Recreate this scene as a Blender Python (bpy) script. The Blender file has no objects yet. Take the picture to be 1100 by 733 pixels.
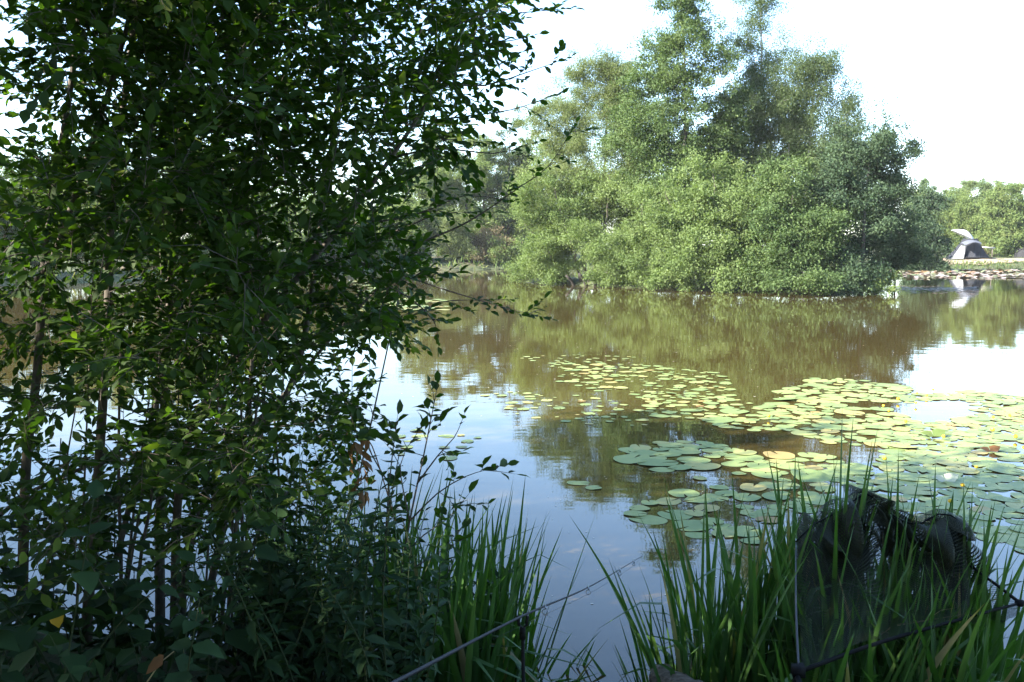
import bpy, math, random
import numpy as np
from mathutils import Vector

R = math.radians
C = bpy.context.scene.collection
sc = bpy.context.scene

# ------------------------------------------------------------------ camera, sky, sun, exposure
CAM_H, FPX, CXP, CYP, PITCH = 1.9, 1000.0, 550.0, 366.5, R(5.8)
cam = bpy.data.cameras.new('camera')
cam.sensor_width = 36.0
cam.lens = 36.0 * FPX / 1100.0
cam.clip_start, cam.clip_end = 0.05, 3000
camo = bpy.data.objects.new('camera', cam)
C.objects.link(camo)
camo.location = (0, 0, CAM_H)
camo.rotation_euler = (math.pi / 2 - PITCH, 0, 0)
sc.camera = camo

SUN_EL, SUN_AZ = R(31), math.atan2(-0.90, -0.43)
S = Vector((math.sin(SUN_AZ) * math.cos(SUN_EL), math.cos(SUN_AZ) * math.cos(SUN_EL), math.sin(SUN_EL)))
w = bpy.data.worlds.new('World')
sc.world = w
w.use_nodes = True
sky = w.node_tree.nodes.new('ShaderNodeTexSky')
sky.sky_type = 'NISHITA'
sky.sun_disc = False
sky.sun_elevation = SUN_EL
sky.sun_rotation = SUN_AZ
sky.air_density, sky.dust_density, sky.ozone_density = 1.0, 0.8, 3.0
w.node_tree.links.new(sky.outputs[0], w.node_tree.nodes['Background'].inputs[0])
w.node_tree.nodes['Background'].inputs[1].default_value = 0.13
sl = bpy.data.lights.new('sun', 'SUN')
sl.energy, sl.angle, sl.color = 5.0, R(0.5), (1.0, 0.94, 0.84)
so = bpy.data.objects.new('sun', sl)
C.objects.link(so)
so.rotation_euler = S.to_track_quat('Z', 'Y').to_euler()
so.location = (-30, -20, 30)
sc.view_settings.view_transform = 'Standard'
sc.view_settings.look = 'None'
sc.view_settings.gamma = 1
sc.view_settings.exposure = 2.35
sc.cycles.max_bounces = 8
sc.cycles.transparent_max_bounces = 24
sc.cycles.transmission_bounces = 4
sc.cycles.diffuse_bounces = 3
sc.cycles.glossy_bounces = 3


# ------------------------------------------------------------------ helpers
def P(px, py, d):
    """world point at photograph pixel (px, py) and ground distance d along +Y"""
    x, y = (px - CXP) / FPX, -(py - CYP) / FPX
    c, s = math.cos(PITCH), math.sin(PITCH)
    v = np.array([x, c + y * s, -s + y * c])
    return np.array([0, 0, CAM_H]) + v * (d / v[1])


def tag(o, label=None, cat=None, group=None, kind=None):
    for k, v in (('label', label), ('category', cat), ('group', group), ('kind', kind)):
        if v:
            o[k] = v
    return o


def empty(name, loc, label=None, cat=None, group=None):
    o = bpy.data.objects.new(name, None)
    C.objects.link(o)
    o.location = Vector([float(a) for a in loc])
    o.empty_display_size = 0.1
    return tag(o, label, cat, group)


def norm(a):
    return a / np.maximum(np.linalg.norm(a, axis=-1, keepdims=True), 1e-9)


class MB:
    """collects triangles, builds ONE mesh object"""
    def __init__(s):
        s.V, s.T, s.A, s.M, s.n = [], [], [], [], 0

    def add(s, V, T, var=None, mat=0):
        V = np.asarray(V, float).reshape(-1, 3)
        T = np.asarray(T, int).reshape(-1, 3)
        s.V.append(V)
        s.T.append(T + s.n)
        s.A.append(np.full(len(T), 0.5) if var is None else np.broadcast_to(np.asarray(var, float), (len(T),)))
        s.M.append(np.full(len(T), mat, int))
        s.n += len(V)

    def tube(s, pts, rad, k=6, var=None, mat=0, caps=True):
        pts = np.asarray(pts, float)
        n = len(pts)
        rad = np.broadcast_to(np.asarray(rad, float), (n,))
        t = norm(np.gradient(pts, axis=0))
        up = np.array([0.0, 0, 1]) if abs(t[0][2]) < 0.8 else np.array([1.0, 0, 0])
        a = norm(np.cross(t, up))
        b = np.cross(t, a)
        ang = np.arange(k) * 2 * math.pi / k
        V = pts[:, None] + rad[:, None, None] * (np.cos(ang)[None, :, None] * a[:, None] + np.sin(ang)[None, :, None] * b[:, None])
        V = V.reshape(-1, 3)
        i = np.arange(n - 1)[:, None] * k
        j = np.arange(k)[None]
        j2 = (j + 1) % k
        q = np.stack([i + j, i + j2, i + k + j2, i + k + j], -1).reshape(-1, 4)
        T = [q[:, [0, 1, 2]], q[:, [0, 2, 3]]]
        if caps:
            V = np.vstack([V, pts[:1], pts[-1:]])
            m = np.arange(k)
            m2 = (m + 1) % k
            T.append(np.stack([m2, m, np.full(k, n * k)], -1))
            T.append(np.stack([m + (n - 1) * k, m2 + (n - 1) * k, np.full(k, n * k + 1)], -1))
        s.add(V, np.vstack(T), var, mat)

    def ring(s, c, nrm, Rr, r, k=14, kk=5, mat=0):
        nrm = norm(np.asarray(nrm, float))
        up = np.array([0.0, 0, 1]) if abs(nrm[2]) < 0.9 else np.array([1.0, 0, 0])
        a = norm(np.cross(nrm, up))
        b = np.cross(nrm, a)
        th = np.linspace(0, 2 * math.pi, k + 1)
        s.tube(np.asarray(c) + Rr * (np.cos(th)[:, None] * a + np.sin(th)[:, None] * b), r, kk, mat=mat, caps=False)

    def ball(s, c, rx, ry, rz, nu=10, nv=6, mat=0, jit=0, rng=None):
        V = []
        for i in range(nv + 1):
            th = math.pi * i / nv
            for j in range(nu):
                ph = 2 * math.pi * j / nu
                f = 1 + (jit * rng.normal() if rng is not None else 0)
                V.append([c[0] + rx * f * math.sin(th) * math.cos(ph), c[1] + ry * f * math.sin(th) * math.sin(ph), c[2] + rz * math.cos(th)])
        T = []
        for i in range(nv):
            for j in range(nu):
                a, b = i * nu + j, i * nu + (j + 1) % nu
                T += [[a, a + nu, b + nu], [a, b + nu, b]]
        s.add(V, T, mat=mat)

    def box(s, o, ex, ey, ez, mat=0):
        o, ex, ey, ez = [np.asarray(q, float) for q in (o, ex, ey, ez)]
        V = [o + i * ex + j * ey + k * ez for k in (0, 1) for j in (0, 1) for i in (0, 1)]
        T = [[0, 2, 3], [0, 3, 1], [4, 5, 7], [4, 7, 6], [0, 1, 5], [0, 5, 4], [2, 6, 7], [2, 7, 3], [0, 4, 6], [0, 6, 2], [1, 3, 7], [1, 7, 5]]
        s.add(V, T, mat=mat)

    def build(s, name, mats, parent=None, smooth=True, origin=None):
        me = bpy.data.meshes.new(name)
        V = np.vstack(s.V) if s.V else np.zeros((0, 3))
        T = np.vstack(s.T) if s.T else np.zeros((0, 3), int)
        if parent is not None:
            origin = np.array(parent_world(parent))
        if origin is not None:
            V = V - np.asarray(origin, float)
        me.vertices.add(len(V))
        me.vertices.foreach_set('co', V.astype(np.float32).ravel())
        me.loops.add(len(T) * 3)
        me.loops.foreach_set('vertex_index', T.astype(np.int32).ravel())
        me.polygons.add(len(T))
        me.polygons.foreach_set('loop_start', (np.arange(len(T)) * 3).astype(np.int32))
        me.polygons.foreach_set('use_smooth', np.full(len(T), smooth))
        for m in (mats if isinstance(mats, (list, tuple)) else [mats]):
            me.materials.append(m)
        me.polygons.foreach_set('material_index', np.concatenate(s.M).astype(np.int32))
        a = me.attributes.new('var', 'FLOAT', 'FACE')
        a.data.foreach_set('value', np.concatenate(s.A).astype(np.float32))
        me.update(calc_edges=True)
        o = bpy.data.objects.new(name, me)
        C.objects.link(o)
        if parent is not None:
            o.parent = parent
        elif origin is not None:
            o.location = Vector([float(q) for q in origin])
        return o


def parent_world(o):
    v = np.zeros(3)
    while o is not None:
        v = v + np.array(o.location)
        o = o.parent
    return v


NEAR_LEAF = (np.array([(0, 0, 0), (0, .34, -.03), (0, .70, -.02), (0, 1, -.10), (-.40, .30, .06), (-.43, .64, .05), (.40, .30, .06), (.43, .64, .05)]),
             np.array([(0, 6, 1), (0, 1, 4), (1, 6, 7), (1, 7, 2), (1, 2, 5), (1, 5, 4), (2, 7, 3), (2, 3, 5)]))
OVATE_LEAF = (np.array([(0, 0, 0), (0, .34, -.03), (0, .70, -.02), (0, 1, -.12), (-.50, .28, .08), (-.34, .66, .05), (.50, .28, .08), (.34, .66, .05)]), NEAR_LEAF[1])
FAR_LEAF = (np.array([(0, 0, 0), (-.5, .5, .12), (0, 1, 0), (.5, .5, .12)]), np.array([(0, 3, 2), (0, 2, 1)]))


def add_leaves(mb, pos, axis, nrm, L, W, var, tpl, mat=0):
    pos, axis, nrm = np.asarray(pos, float), norm(np.asarray(axis, float)), np.asarray(nrm, float)
    n = len(pos)
    if n == 0:
        return
    L, W = np.broadcast_to(L, (n,)), np.broadcast_to(W, (n,))
    side = norm(np.cross(axis, nrm))
    nn = np.cross(side, axis)
    tv, tt = tpl
    V = (pos[:, None] + tv[None, :, 0, None] * (W[:, None, None] * side[:, None]) + tv[None, :, 1, None] * (L[:, None, None] * axis[:, None])
         + tv[None, :, 2, None] * (L[:, None, None] * nn[:, None]))
    T = (np.arange(n)[:, None, None] * len(tv) + tt[None]).reshape(-1, 3)
    mb.add(V.reshape(-1, 3), T, np.repeat(np.broadcast_to(var, (n,)), len(tt)), mat)


def resample(pts, step):
    pts = np.asarray(pts, float)
    # Catmull-Rom through the points
    p = np.vstack([2 * pts[0] - pts[1], pts, 2 * pts[-1] - pts[-2]])
    out = []
    for i in range(1, len(p) - 2):
        m = max(2, int(np.linalg.norm(p[i + 1] - p[i]) / step))
        t = np.linspace(0, 1, m, endpoint=False)[:, None]
        out.append(0.5 * (2 * p[i] + (p[i + 1] - p[i - 1]) * t + (2 * p[i - 1] - 5 * p[i] + 4 * p[i + 1] - p[i + 2]) * t ** 2 + (3 * p[i] - p[i - 1] - 3 * p[i + 1] + p[i + 2]) * t ** 3))
    return np.vstack(out + [pts[-1:]])


def grow(rng, stems, targets, k=(0.010, 0.004), up=0.25, seg=5, frac=0.62, low_pen=0.6, jit=0.06, from_frac=0.15):
    """stems: list of (points, radii). Attach a branch to each target from the nearest fitting node. Returns branches (pts, radii)."""
    cap = sum(len(s[0]) for s in stems) + len(targets) * seg + 10
    Q, RR, D = np.zeros((cap, 3)), np.zeros(cap), np.zeros((cap, 3))
    n = 0
    for p, r in stems:
        a = int(len(p) * from_frac)
        m = len(p) - a
        Q[n:n + m], RR[n:n + m], D[n:n + m] = p[a:], r[a:], norm(np.gradient(p, axis=0))[a:]
        n += m
    t0 = np.asarray(targets)
    d0 = np.min(np.linalg.norm(t0[:, None] - Q[None, :n], axis=-1), axis=1)
    out = []
    for t in t0[np.argsort(d0)]:
        df = t - Q[:n]
        di = np.linalg.norm(df, axis=1) + 1e-6
        cost = di * (1 + low_pen * np.maximum(0, 0.25 - df[:, 2] / di) + 0.5 * np.maximum(0, -(df * D[:n]).sum(1) / di))
        i = int(np.argmin(cost))
        L = di[i]
        if L < 0.02:
            continue
        c = Q[i] + 0.5 * L * norm(0.5 * D[i] + 0.6 * df[i] / L + np.array([0, 0, up])) + rng.normal(0, jit * L, 3)
        s = np.linspace(0, 1, seg + 1)[:, None]
        pts = (1 - s) ** 2 * Q[i] + 2 * s * (1 - s) * c + s ** 2 * t
        r0 = min(frac * RR[i], k[0] * L + k[1])
        rad = np.linspace(r0, max(0.3 * r0, k[1] * 0.35), seg + 1)
        out.append((pts, rad))
        Q[n:n + seg], RR[n:n + seg], D[n:n + seg] = pts[1:], rad[1:], norm(np.gradient(pts, axis=0))[1:]
        n += seg
    return out


def rnd_dirs(rng, n, up=0.0):
    v = rng.normal(size=(n, 3))
    v[:, 2] += up
    return norm(v)


# ------------------------------------------------------------------ materials
def new_mat(name):
    m = bpy.data.materials.new(name)
    m.use_nodes = True
    nt = m.node_tree
    return m, nt, nt.nodes['Principled BSDF'], nt.nodes['Material Output']


def ramp(nt, src, stops):
    r = nt.nodes.new('ShaderNodeValToRGB')
    while len(r.color_ramp.elements) < len(stops):
        r.color_ramp.elements.new(0.5)
    for e, (p, c) in zip(r.color_ramp.elements, stops):
        e.position = p
        e.color = (*c, 1)
    if src is not None:
        nt.links.new(src, r.inputs[0])
    return r


def noise(nt, scale, detail=4, rough=0.55, coord='Object', stretch=None):
    tc = nt.nodes.new('ShaderNodeTexCoord')
    n = nt.nodes.new('ShaderNodeTexNoise')
    n.inputs['Scale'].default_value = scale
    n.inputs['Detail'].default_value = detail
    n.inputs['Roughness'].default_value = rough
    src = tc.outputs[coord]
    if stretch:
        mp = nt.nodes.new('ShaderNodeMapping')
        mp.inputs['Scale'].default_value = stretch
        nt.links.new(src, mp.inputs[0])
        src = mp.outputs[0]
    nt.links.new(src, n.inputs['Vector'])
    return n


def bump(nt, b, h, strength, dist):
    bp = nt.nodes.new('ShaderNodeBump')
    bp.inputs['Strength'].default_value = strength
    bp.inputs['Distance'].default_value = dist
    nt.links.new(h, bp.inputs['Height'])
    nt.links.new(bp.outputs[0], b.inputs['Normal'])
    return bp


def leaf_mat(name, stops, transl=0.35, rough=0.6, spec=0.15, tcol=(1.25, 1.35, 0.55)):
    m, nt, b, out = new_mat(name)
    at = nt.nodes.new('ShaderNodeAttribute')
    at.attribute_name = 'var'
    r = ramp(nt, at.outputs['Fac'], stops)
    nt.links.new(r.outputs[0], b.inputs['Base Color'])
    b.inputs['Roughness'].default_value = rough
    b.inputs['Specular IOR Level'].default_value = spec
    mul = nt.nodes.new('ShaderNodeMix')
    mul.data_type = 'RGBA'
    mul.blend_type = 'MULTIPLY'
    mul.inputs[0].default_value = 1
    mul.inputs[7].default_value = (*tcol, 1)
    nt.links.new(r.outputs[0], mul.inputs[6])
    tr = nt.nodes.new('ShaderNodeBsdfTranslucent')
    nt.links.new(mul.outputs[2], tr.inputs[0])
    mx = nt.nodes.new('ShaderNodeMixShader')
    mx.inputs[0].default_value = transl
    nt.links.new(b.outputs[0], mx.inputs[1])
    nt.links.new(tr.outputs[0], mx.inputs[2])
    nt.links.new(mx.outputs[0], out.inputs['Surface'])
    return m


def bark_mat(name, c1, c2, scale=6, stretch=(3, 3, 0.6)):
    m, nt, b, out = new_mat(name)
    n = noise(nt, scale, 6, 0.65, stretch=stretch)
    r = ramp(nt, n.outputs['Fac'], [(0.3, c1), (0.7, c2)])
    nt.links.new(r.outputs[0], b.inputs['Base Color'])
    b.inputs['Roughness'].default_value = 0.85
    bump(nt, b, n.outputs['Fac'], 0.5, 0.01)
    return m


def plain_mat(name, col, rough=0.6, metal=0.0, var=0.15, scale=8, spec=0.5):
    m, nt, b, out = new_mat(name)
    n = noise(nt, scale, 5, 0.6)
    r = ramp(nt, n.outputs['Fac'], [(0.3, tuple(c * (1 - var) for c in col)), (0.7, tuple(min(1, c * (1 + var)) for c in col))])
    nt.links.new(r.outputs[0], b.inputs['Base Color'])
    b.inputs['Roughness'].default_value = rough
    b.inputs['Metallic'].default_value = metal
    b.inputs['Specular IOR Level'].default_value = spec
    return m


M = {}
M['sallow'] = leaf_mat('sallow_leaf', [(0, (.105, .152, .052)), (.6, (.14, .195, .07)), (1, (.185, .235, .095))], .42)
M['willow'] = leaf_mat('willow_leaf', [(0, (.11, .145, .058)), (.6, (.15, .185, .08)), (1, (.19, .22, .10))], .42)
M['alder'] = leaf_mat('alder_leaf', [(0, (.06, .098, .036)), (.6, (.085, .13, .046)), (1, (.12, .165, .06))], .36)
M['birch'] = leaf_mat('birch_leaf', [(0, (.065, .10, .045)), (.6, (.09, .125, .055)), (1, (.125, .16, .07))], .4)
M['dark'] = leaf_mat('dark_leaf', [(0, (.035, .062, .032)), (.6, (.05, .08, .04)), (1, (.07, .105, .048))], .22)  # shade on the island's right end is put into this darker leaf tone
M['hedge'] = leaf_mat('hedge_leaf', [(0, (.085, .13, .04)), (.6, (.125, .17, .054)), (1, (.17, .205, .07))], .3)
M['brownbush'] = leaf_mat('withering_leaf', [(0, (.11, .09, .05)), (.6, (.15, .12, .07)), (1, (.17, .16, .07))], .25)
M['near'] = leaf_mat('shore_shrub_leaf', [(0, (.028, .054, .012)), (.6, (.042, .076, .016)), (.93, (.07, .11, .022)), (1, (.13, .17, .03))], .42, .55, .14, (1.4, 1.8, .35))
M['reed'] = leaf_mat('reed_blade', [(0, (.036, .088, .022)), (.7, (.062, .13, .03)), (.9, (.095, .165, .036)), (1, (.24, .19, .09))], .30, .42, .4, (1.1, 1.5, .35))
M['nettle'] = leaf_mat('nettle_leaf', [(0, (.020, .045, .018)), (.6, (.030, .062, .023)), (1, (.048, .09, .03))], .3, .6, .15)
M['yellow'] = leaf_mat('yellowed_leaf', [(0, (.42, .27, .03)), (1, (.48, .30, .05))], .35)
M['drybrown'] = leaf_mat('dry_brown_leaf', [(0, (.16, .075, .03)), (1, (.22, .12, .055))], .2)
M['far'] = leaf_mat('far_wood_leaf', [(0, (.075, .12, .045)), (.6, (.11, .155, .058)), (1, (.15, .18, .07))], .3)
M['grass'] = leaf_mat('bank_grass_blade', [(0, (.06, .11, .03)), (.6, (.10, .15, .04)), (1, (.18, .18, .07))], .3)
M['bark'] = bark_mat('alder_bark', (.045, .038, .03), (.12, .10, .08))
M['nearbark'] = bark_mat('shrub_bark', (.05, .043, .032), (.13, .105, .075), 30)
M['redbark'] = bark_mat('reddish_stem_bark', (.10, .065, .045), (.20, .14, .10), 30)
M['birchbark'] = bark_mat('birch_bark', (.12, .11, .10), (.45, .43, .40), 5, (1, 1, 3))
M['blackwood'] = bark_mat('wet_dead_wood', (.018, .015, .012), (.045, .038, .03), 8)
M['deadwood'] = bark_mat('dead_wood', (.05, .042, .033), (.15, .125, .095), 8)


def ground_mat():
    m, nt, b, out = new_mat('bank_ground')
    n = noise(nt, 0.35, 6, 0.6)
    n2 = noise(nt, 9, 6, 0.7)
    r = ramp(nt, n.outputs['Fac'], [(.35, (.055, .075, .028)), (.55, (.085, .10, .04)), (.7, (.13, .105, .06))])
    r2 = ramp(nt, n2.outputs['Fac'], [(.3, (.5, .5, .5)), (.7, (1.15, 1.15, 1.15))])
    mul = nt.nodes.new('ShaderNodeMix')
    mul.data_type, mul.blend_type = 'RGBA', 'MULTIPLY'
    mul.inputs[0].default_value = 1
    nt.links.new(r.outputs[0], mul.inputs[6])
    nt.links.new(r2.outputs[0], mul.inputs[7])
    nt.links.new(mul.outputs[2], b.inputs['Base Color'])
    b.inputs['Roughness'].default_value = .95
    bump(nt, b, n2.outputs['Fac'], .8, .05)
    return m


def water_mat():
    m, nt, b, out = new_mat('pond_water')
    n = noise(nt, .25, 3, .5)
    r = ramp(nt, n.outputs['Fac'], [(.3, (.048, .034, .010)), (.7, (.060, .043, .013))])
    nt.links.new(r.outputs[0], b.inputs['Base Color'])
    b.inputs['Roughness'].default_value = .02
    b.inputs['IOR'].default_value = 1.45
    a1 = noise(nt, 1.3, 2, .5, stretch=(1, 1.6, 1))
    a2 = noise(nt, 5.0, 2, .5, stretch=(1, 2.0, 1))
    ad = nt.nodes.new('ShaderNodeMath')
    ad.operation = 'MULTIPLY_ADD'
    nt.links.new(a2.outputs['Fac'], ad.inputs[0])
    ad.inputs[1].default_value = .12
    nt.links.new(a1.outputs['Fac'], ad.inputs[2])
    bump(nt, b, ad.outputs[0], .5, .0038)
    return m


def pad_mat(name, stops, edge=(.30, .24, .06)):
    m, nt, b, out = new_mat(name)
    oi = nt.nodes.new('ShaderNodeObjectInfo')
    at = nt.nodes.new('ShaderNodeAttribute')
    at.attribute_name = 'var'
    ad = nt.nodes.new('ShaderNodeMath')
    ad.operation = 'ADD'
    nt.links.new(oi.outputs['Random'], ad.inputs[0])
    nt.links.new(at.outputs['Fac'], ad.inputs[1])
    fr = nt.nodes.new('ShaderNodeMath')
    fr.operation = 'FRACT'
    nt.links.new(ad.outputs[0], fr.inputs[0])
    r = ramp(nt, fr.outputs[0], stops)
    n = noise(nt, 14, 5, .65)
    r2 = ramp(nt, n.outputs['Fac'], [(.57, (0, 0, 0)), (.72, (1, 1, 1))])
    mx = nt.nodes.new('ShaderNodeMix')
    mx.data_type = 'RGBA'
    nt.links.new(r2.outputs[0], mx.inputs[0])
    nt.links.new(r.outputs[0], mx.inputs[6])
    mx.inputs[7].default_value = (*edge, 1)
    nt.links.new(mx.outputs[2], b.inputs['Base Color'])
    b.inputs['Roughness'].default_value = .5
    b.inputs['Specular IOR Level'].default_value = .22
    n2 = noise(nt, 25, 3, .5)
    bump(nt, b, n2.outputs['Fac'], .25, .004)
    return m


M['ground'] = ground_mat()
M['water'] = water_mat()
M['pad'] = pad_mat('lily_pad_leaf', [(0, (.145, .20, .065)), (.4, (.19, .24, .075)), (.75, (.235, .27, .088)), (.9, (.27, .265, .085)), (.98, (.28, .22, .07)), (1, (.24, .15, .05))])
M['pad_pink'] = pad_mat('far_lily_pad', [(0, (.11, .15, .06)), (.3, (.15, .15, .09)), (.5, (.23, .18, .15)), (.68, (.27, .23, .21)), (.85, (.20, .11, .05)), (1, (.10, .07, .035))])
M['petal'] = plain_mat('yellow_petal', (.75, .48, .03), .4)
M['darkstalk'] = plain_mat('plant_stem', (.035, .05, .02), .7, spec=.2)
M['stalk'] = plain_mat('flower_stalk', (.10, .14, .04), .5)

# ------------------------------------------------------------------ ground, water
POND = np.array([(-1.4, 4.15), (-0.6, 3.75), (0.1, 3.35), (1.2, 3.25), (2.2, 3.3), (3.5, 3.5), (6, 4.2), (12, 9), (25, 22), (40, 40), (50, 60), (48, 74), (41, 76.5), (34, 77.5), (25, 77), (15, 78), (0, 78), (-9, 74), (-15, 62),
                 (-23, 47), (-31, 38), (-33, 28), (-24, 16), (-12, 8), (-6, 5.2), (-3, 4.5)])
ISLE = np.array([(-0.6, 50.5), (1.2, 46.5), (3.6, 43.3), (6.9, 40.6), (9.5, 37.8), (11.8, 36.2), (13.6, 36.4), (15.4, 38.5), (16.5, 42), (15.5, 47), (11, 51), (5, 53.5), (1, 53)])


def sdist(poly, X, Y):
    """signed distance to polygon, positive inside"""
    d = np.full(X.shape, 1e9)
    ins = np.zeros(X.shape, bool)
    n = len(poly)
    for i in range(n):
        a, b = poly[i], poly[(i + 1) % n]
        e = b - a
        t = np.clip(((X - a[0]) * e[0] + (Y - a[1]) * e[1]) / (e @ e), 0, 1)
        d = np.minimum(d, np.hypot(X - a[0] - t * e[0], Y - a[1] - t * e[1]))
        c = (a[1] > Y) != (b[1] > Y)
        ins ^= c & (X < (b[0] - a[0]) * (Y - a[1]) / (b[1] - a[1] + 1e-12) + a[0])
    return np.where(ins, d, -d)


def gz(X, Y):
    X, Y = np.asarray(X, float), np.asarray(Y, float)
    s = sdist(POND, X, Y)
    i = sdist(ISLE, X, Y)
    rise = np.where(Y > 60, .85, .42)
    land = rise * (1 - np.exp(-np.maximum(-s, 0) / np.where(Y > 60, 1.6, .55))) + np.clip((-s - 8) * .012, 0, 1.2)
    z = np.where(s > 0, -np.minimum(.55 * s, 1.2), land)
    z = np.where(i > -1.5, np.maximum(z, np.where(i > 1.1, .30 * (1 - np.exp(-np.maximum(i - 1.1, 0) / .8)), .4 * (i - 1.1))), z)
    wob = .03 * np.sin(X * 1.9 + Y * 1.1) + .03 * np.sin(X * .7 - Y * 2.3) + .02 * np.sin(5.1 * X + 3.3 * Y)
    return z + wob * np.clip(np.maximum(-s, np.maximum(i, 0)) * 1.5, 0, 1)


def gz1(x, y):
    return float(gz(np.array([x]), np.array([y]))[0])


def grid_mesh(mb, xs, ys, zf, dz=0.0, keep=None):
    X, Y = np.meshgrid(xs, ys)
    Z = zf(X, Y) + dz
    n, m = len(xs), len(ys)
    i, j = np.meshgrid(np.arange(n - 1), np.arange(m - 1))
    a = (j * n + i).ravel()
    T = np.vstack([np.stack([a, a + 1, a + n + 1], -1), np.stack([a, a + n + 1, a + n], -1)])
    if keep is not None:
        K = keep(X, Y).ravel()
        T = T[K[T].all(1)]
    mb.add(np.stack([X, Y, Z], -1).reshape(-1, 3), T)


t = np.linspace(-1, 1, 300)
xs = np.sign(t) * (np.abs(t) * 30 + (np.exp(np.abs(t) * 5) - 1) / (math.e ** 5 - 1) * 600)
ty = np.linspace(-1, 1, 380)
ys = 4 + np.sign(ty) * (np.abs(ty) * 95 + (np.exp(np.abs(ty) * 9) - 1) / (math.e ** 9 - 1) * 600)
# finer rows round the near bank
ys = np.unique(np.concatenate([ys, np.linspace(1.5, 5.5, 40)]))
mb = MB()
grid_mesh(mb, xs, ys, gz)
tag(mb.build('ground', M['ground']), 'grassy earth banks and island ground round the pond', 'ground', kind='structure')
mb = MB()
grid_mesh(mb, np.linspace(-60, 75, 28), np.linspace(2, 90, 20), lambda X, Y: X * 0)
tag(mb.build('water', M['water']), 'still brown pond water mirroring sky and trees', 'water', kind='structure')


# ------------------------------------------------------------------ trees
def sample_ell(rng, c, r, n, hollow=.45):
    v = norm(rng.normal(size=(n, 3)))
    u = (hollow ** 3 + (1 - hollow ** 3) * rng.random(n)) ** (1 / 3)
    v = v * u[:, None]
    v[:, 2] = np.where(v[:, 2] < 0, v[:, 2] * .9, v[:, 2])
    return np.asarray(c) + v * np.asarray(r)


DENS, LSC = 3.3, 1.0


def make_tree(seed, stems_px, blobs, leaf, bark, L, per, label, cat='tree', group=None, name='pond_tree', spread=.32, asp=.6, droop=0.0, r0=.09, base_d=None, tpl=FAR_LEAF, world=False, up=.45, zmin=.1, hollow=.4, nmul=1.0, cl=6.5, low=()):
    """stems_px: list of lists of (px, py, d); blobs: (px, py, d, rx_px, ry_px, rd_m, n).  world=True: metres instead."""
    rng = np.random.default_rng(seed)
    conv = (lambda a: np.array(a, float)) if world else (lambda a: P(*a))
    stems = []
    for i, sp in enumerate(stems_px):
        pts = np.array([conv(a) for a in sp])
        pts[0, 2] = gz1(pts[0, 0], pts[0, 1]) - .05
        q = resample(pts, .35)
        q[1:-1] += rng.normal(0, .025, (len(q) - 2, 3))
        rr = np.linspace(r0 * (1 if i == 0 else .75), .012, len(q))
        stems.append((q, rr))
    tg = []
    for b in blobs:
        if world:
            c, r, n = b[:3], b[3:6], b[6]
        else:
            c = P(*b[:3])
            k = b[2] / FPX
            r, n = (b[3] * k, b[5], b[4] * k), b[6]
        n = int(n * nmul)
        nc = max(4, int(n / cl))
        cc = sample_ell(rng, c, r, nc, hollow)
        pick = rng.integers(0, nc, n)
        sg = .30 * min(1.0, float(np.mean(r)) / 1.6)
        tg.append(cc[pick] + rng.normal(0, 1, (n, 3)) * np.array([1, 1, .75]) * sg * rng.uniform(.6, 1.5, nc)[pick][:, None])
    for (px, d, rx, n) in low:      # leafy fringe hanging down to the water
        c = P(px, 300, d)
        tg.append(np.array([c[0], c[1], .55]) + rng.normal(0, 1, (n, 3)) * np.array([rx * d / FPX * .5, .35, .22]))
    tg = np.vstack(tg)
    out_ = rng.random(len(tg)) < .13          # shoots that break the outline
    cen = tg.mean(0)
    tg[out_] += norm(tg[out_] - cen) * np.abs(rng.normal(0, .45, (out_.sum(), 1))) + np.array([0, 0, .18])
    tg = tg[tg[:, 2] > zmin + .1]
    br = grow(rng, stems, tg, k=(.009, .006), up=.2, seg=4)
    root = empty(name, stems[0][0][0], label, cat, group)
    mt = MB()
    for q, rr in stems:
        mt.tube(q, rr, 7)
    for q, rr in br:
        mt.tube(q, rr, 4, caps=False)
    mt.build('trunk', bark, root)
    # leaves: a clump round the end half of every branch
    ends = np.array([q[-1] for q, _ in br])
    mids = np.array([q[2] for q, _ in br])
    n = len(ends)
    per = per * DENS
    cnt = rng.integers(int(per * .3), int(per * 1.7) + 1, n)
    idx = np.repeat(np.arange(n), cnt)
    s = rng.random(len(idx)) ** .7
    pos = mids[idx] + (ends - mids)[idx] * s[:, None] * 1.1 + rng.normal(0, spread * .62, (len(idx), 3)) * rng.choice([.6, 1.0, 1.7], (len(idx), 1), p=[.4, .4, .2]) * np.array([1, 1, .7])
    if droop:
        pos[:, 2] -= droop * np.abs(rng.normal(0, 1, len(idx)))
    pos[:, 2] = np.where(pos[:, 2] < zmin, zmin + rng.random(len(idx)) * .3, pos[:, 2])
    ax = rnd_dirs(rng, len(idx), -.35 - droop)
    nr = norm(rng.normal(size=(len(idx), 3)) + np.array([0, 0, up * 2]) + .55 * np.array(S))
    Ls = L * LSC * rng.uniform(.65, 1.3, len(idx))
    clump = rng.normal(.5, .2, n)[idx] + rng.normal(0, .15, len(idx))
    mc = MB()
    add_leaves(mc, pos, ax, nr, Ls, Ls * asp, np.clip(clump, 0, 1), tpl)
    mc.build('crown', leaf, root)
    return root


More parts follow.
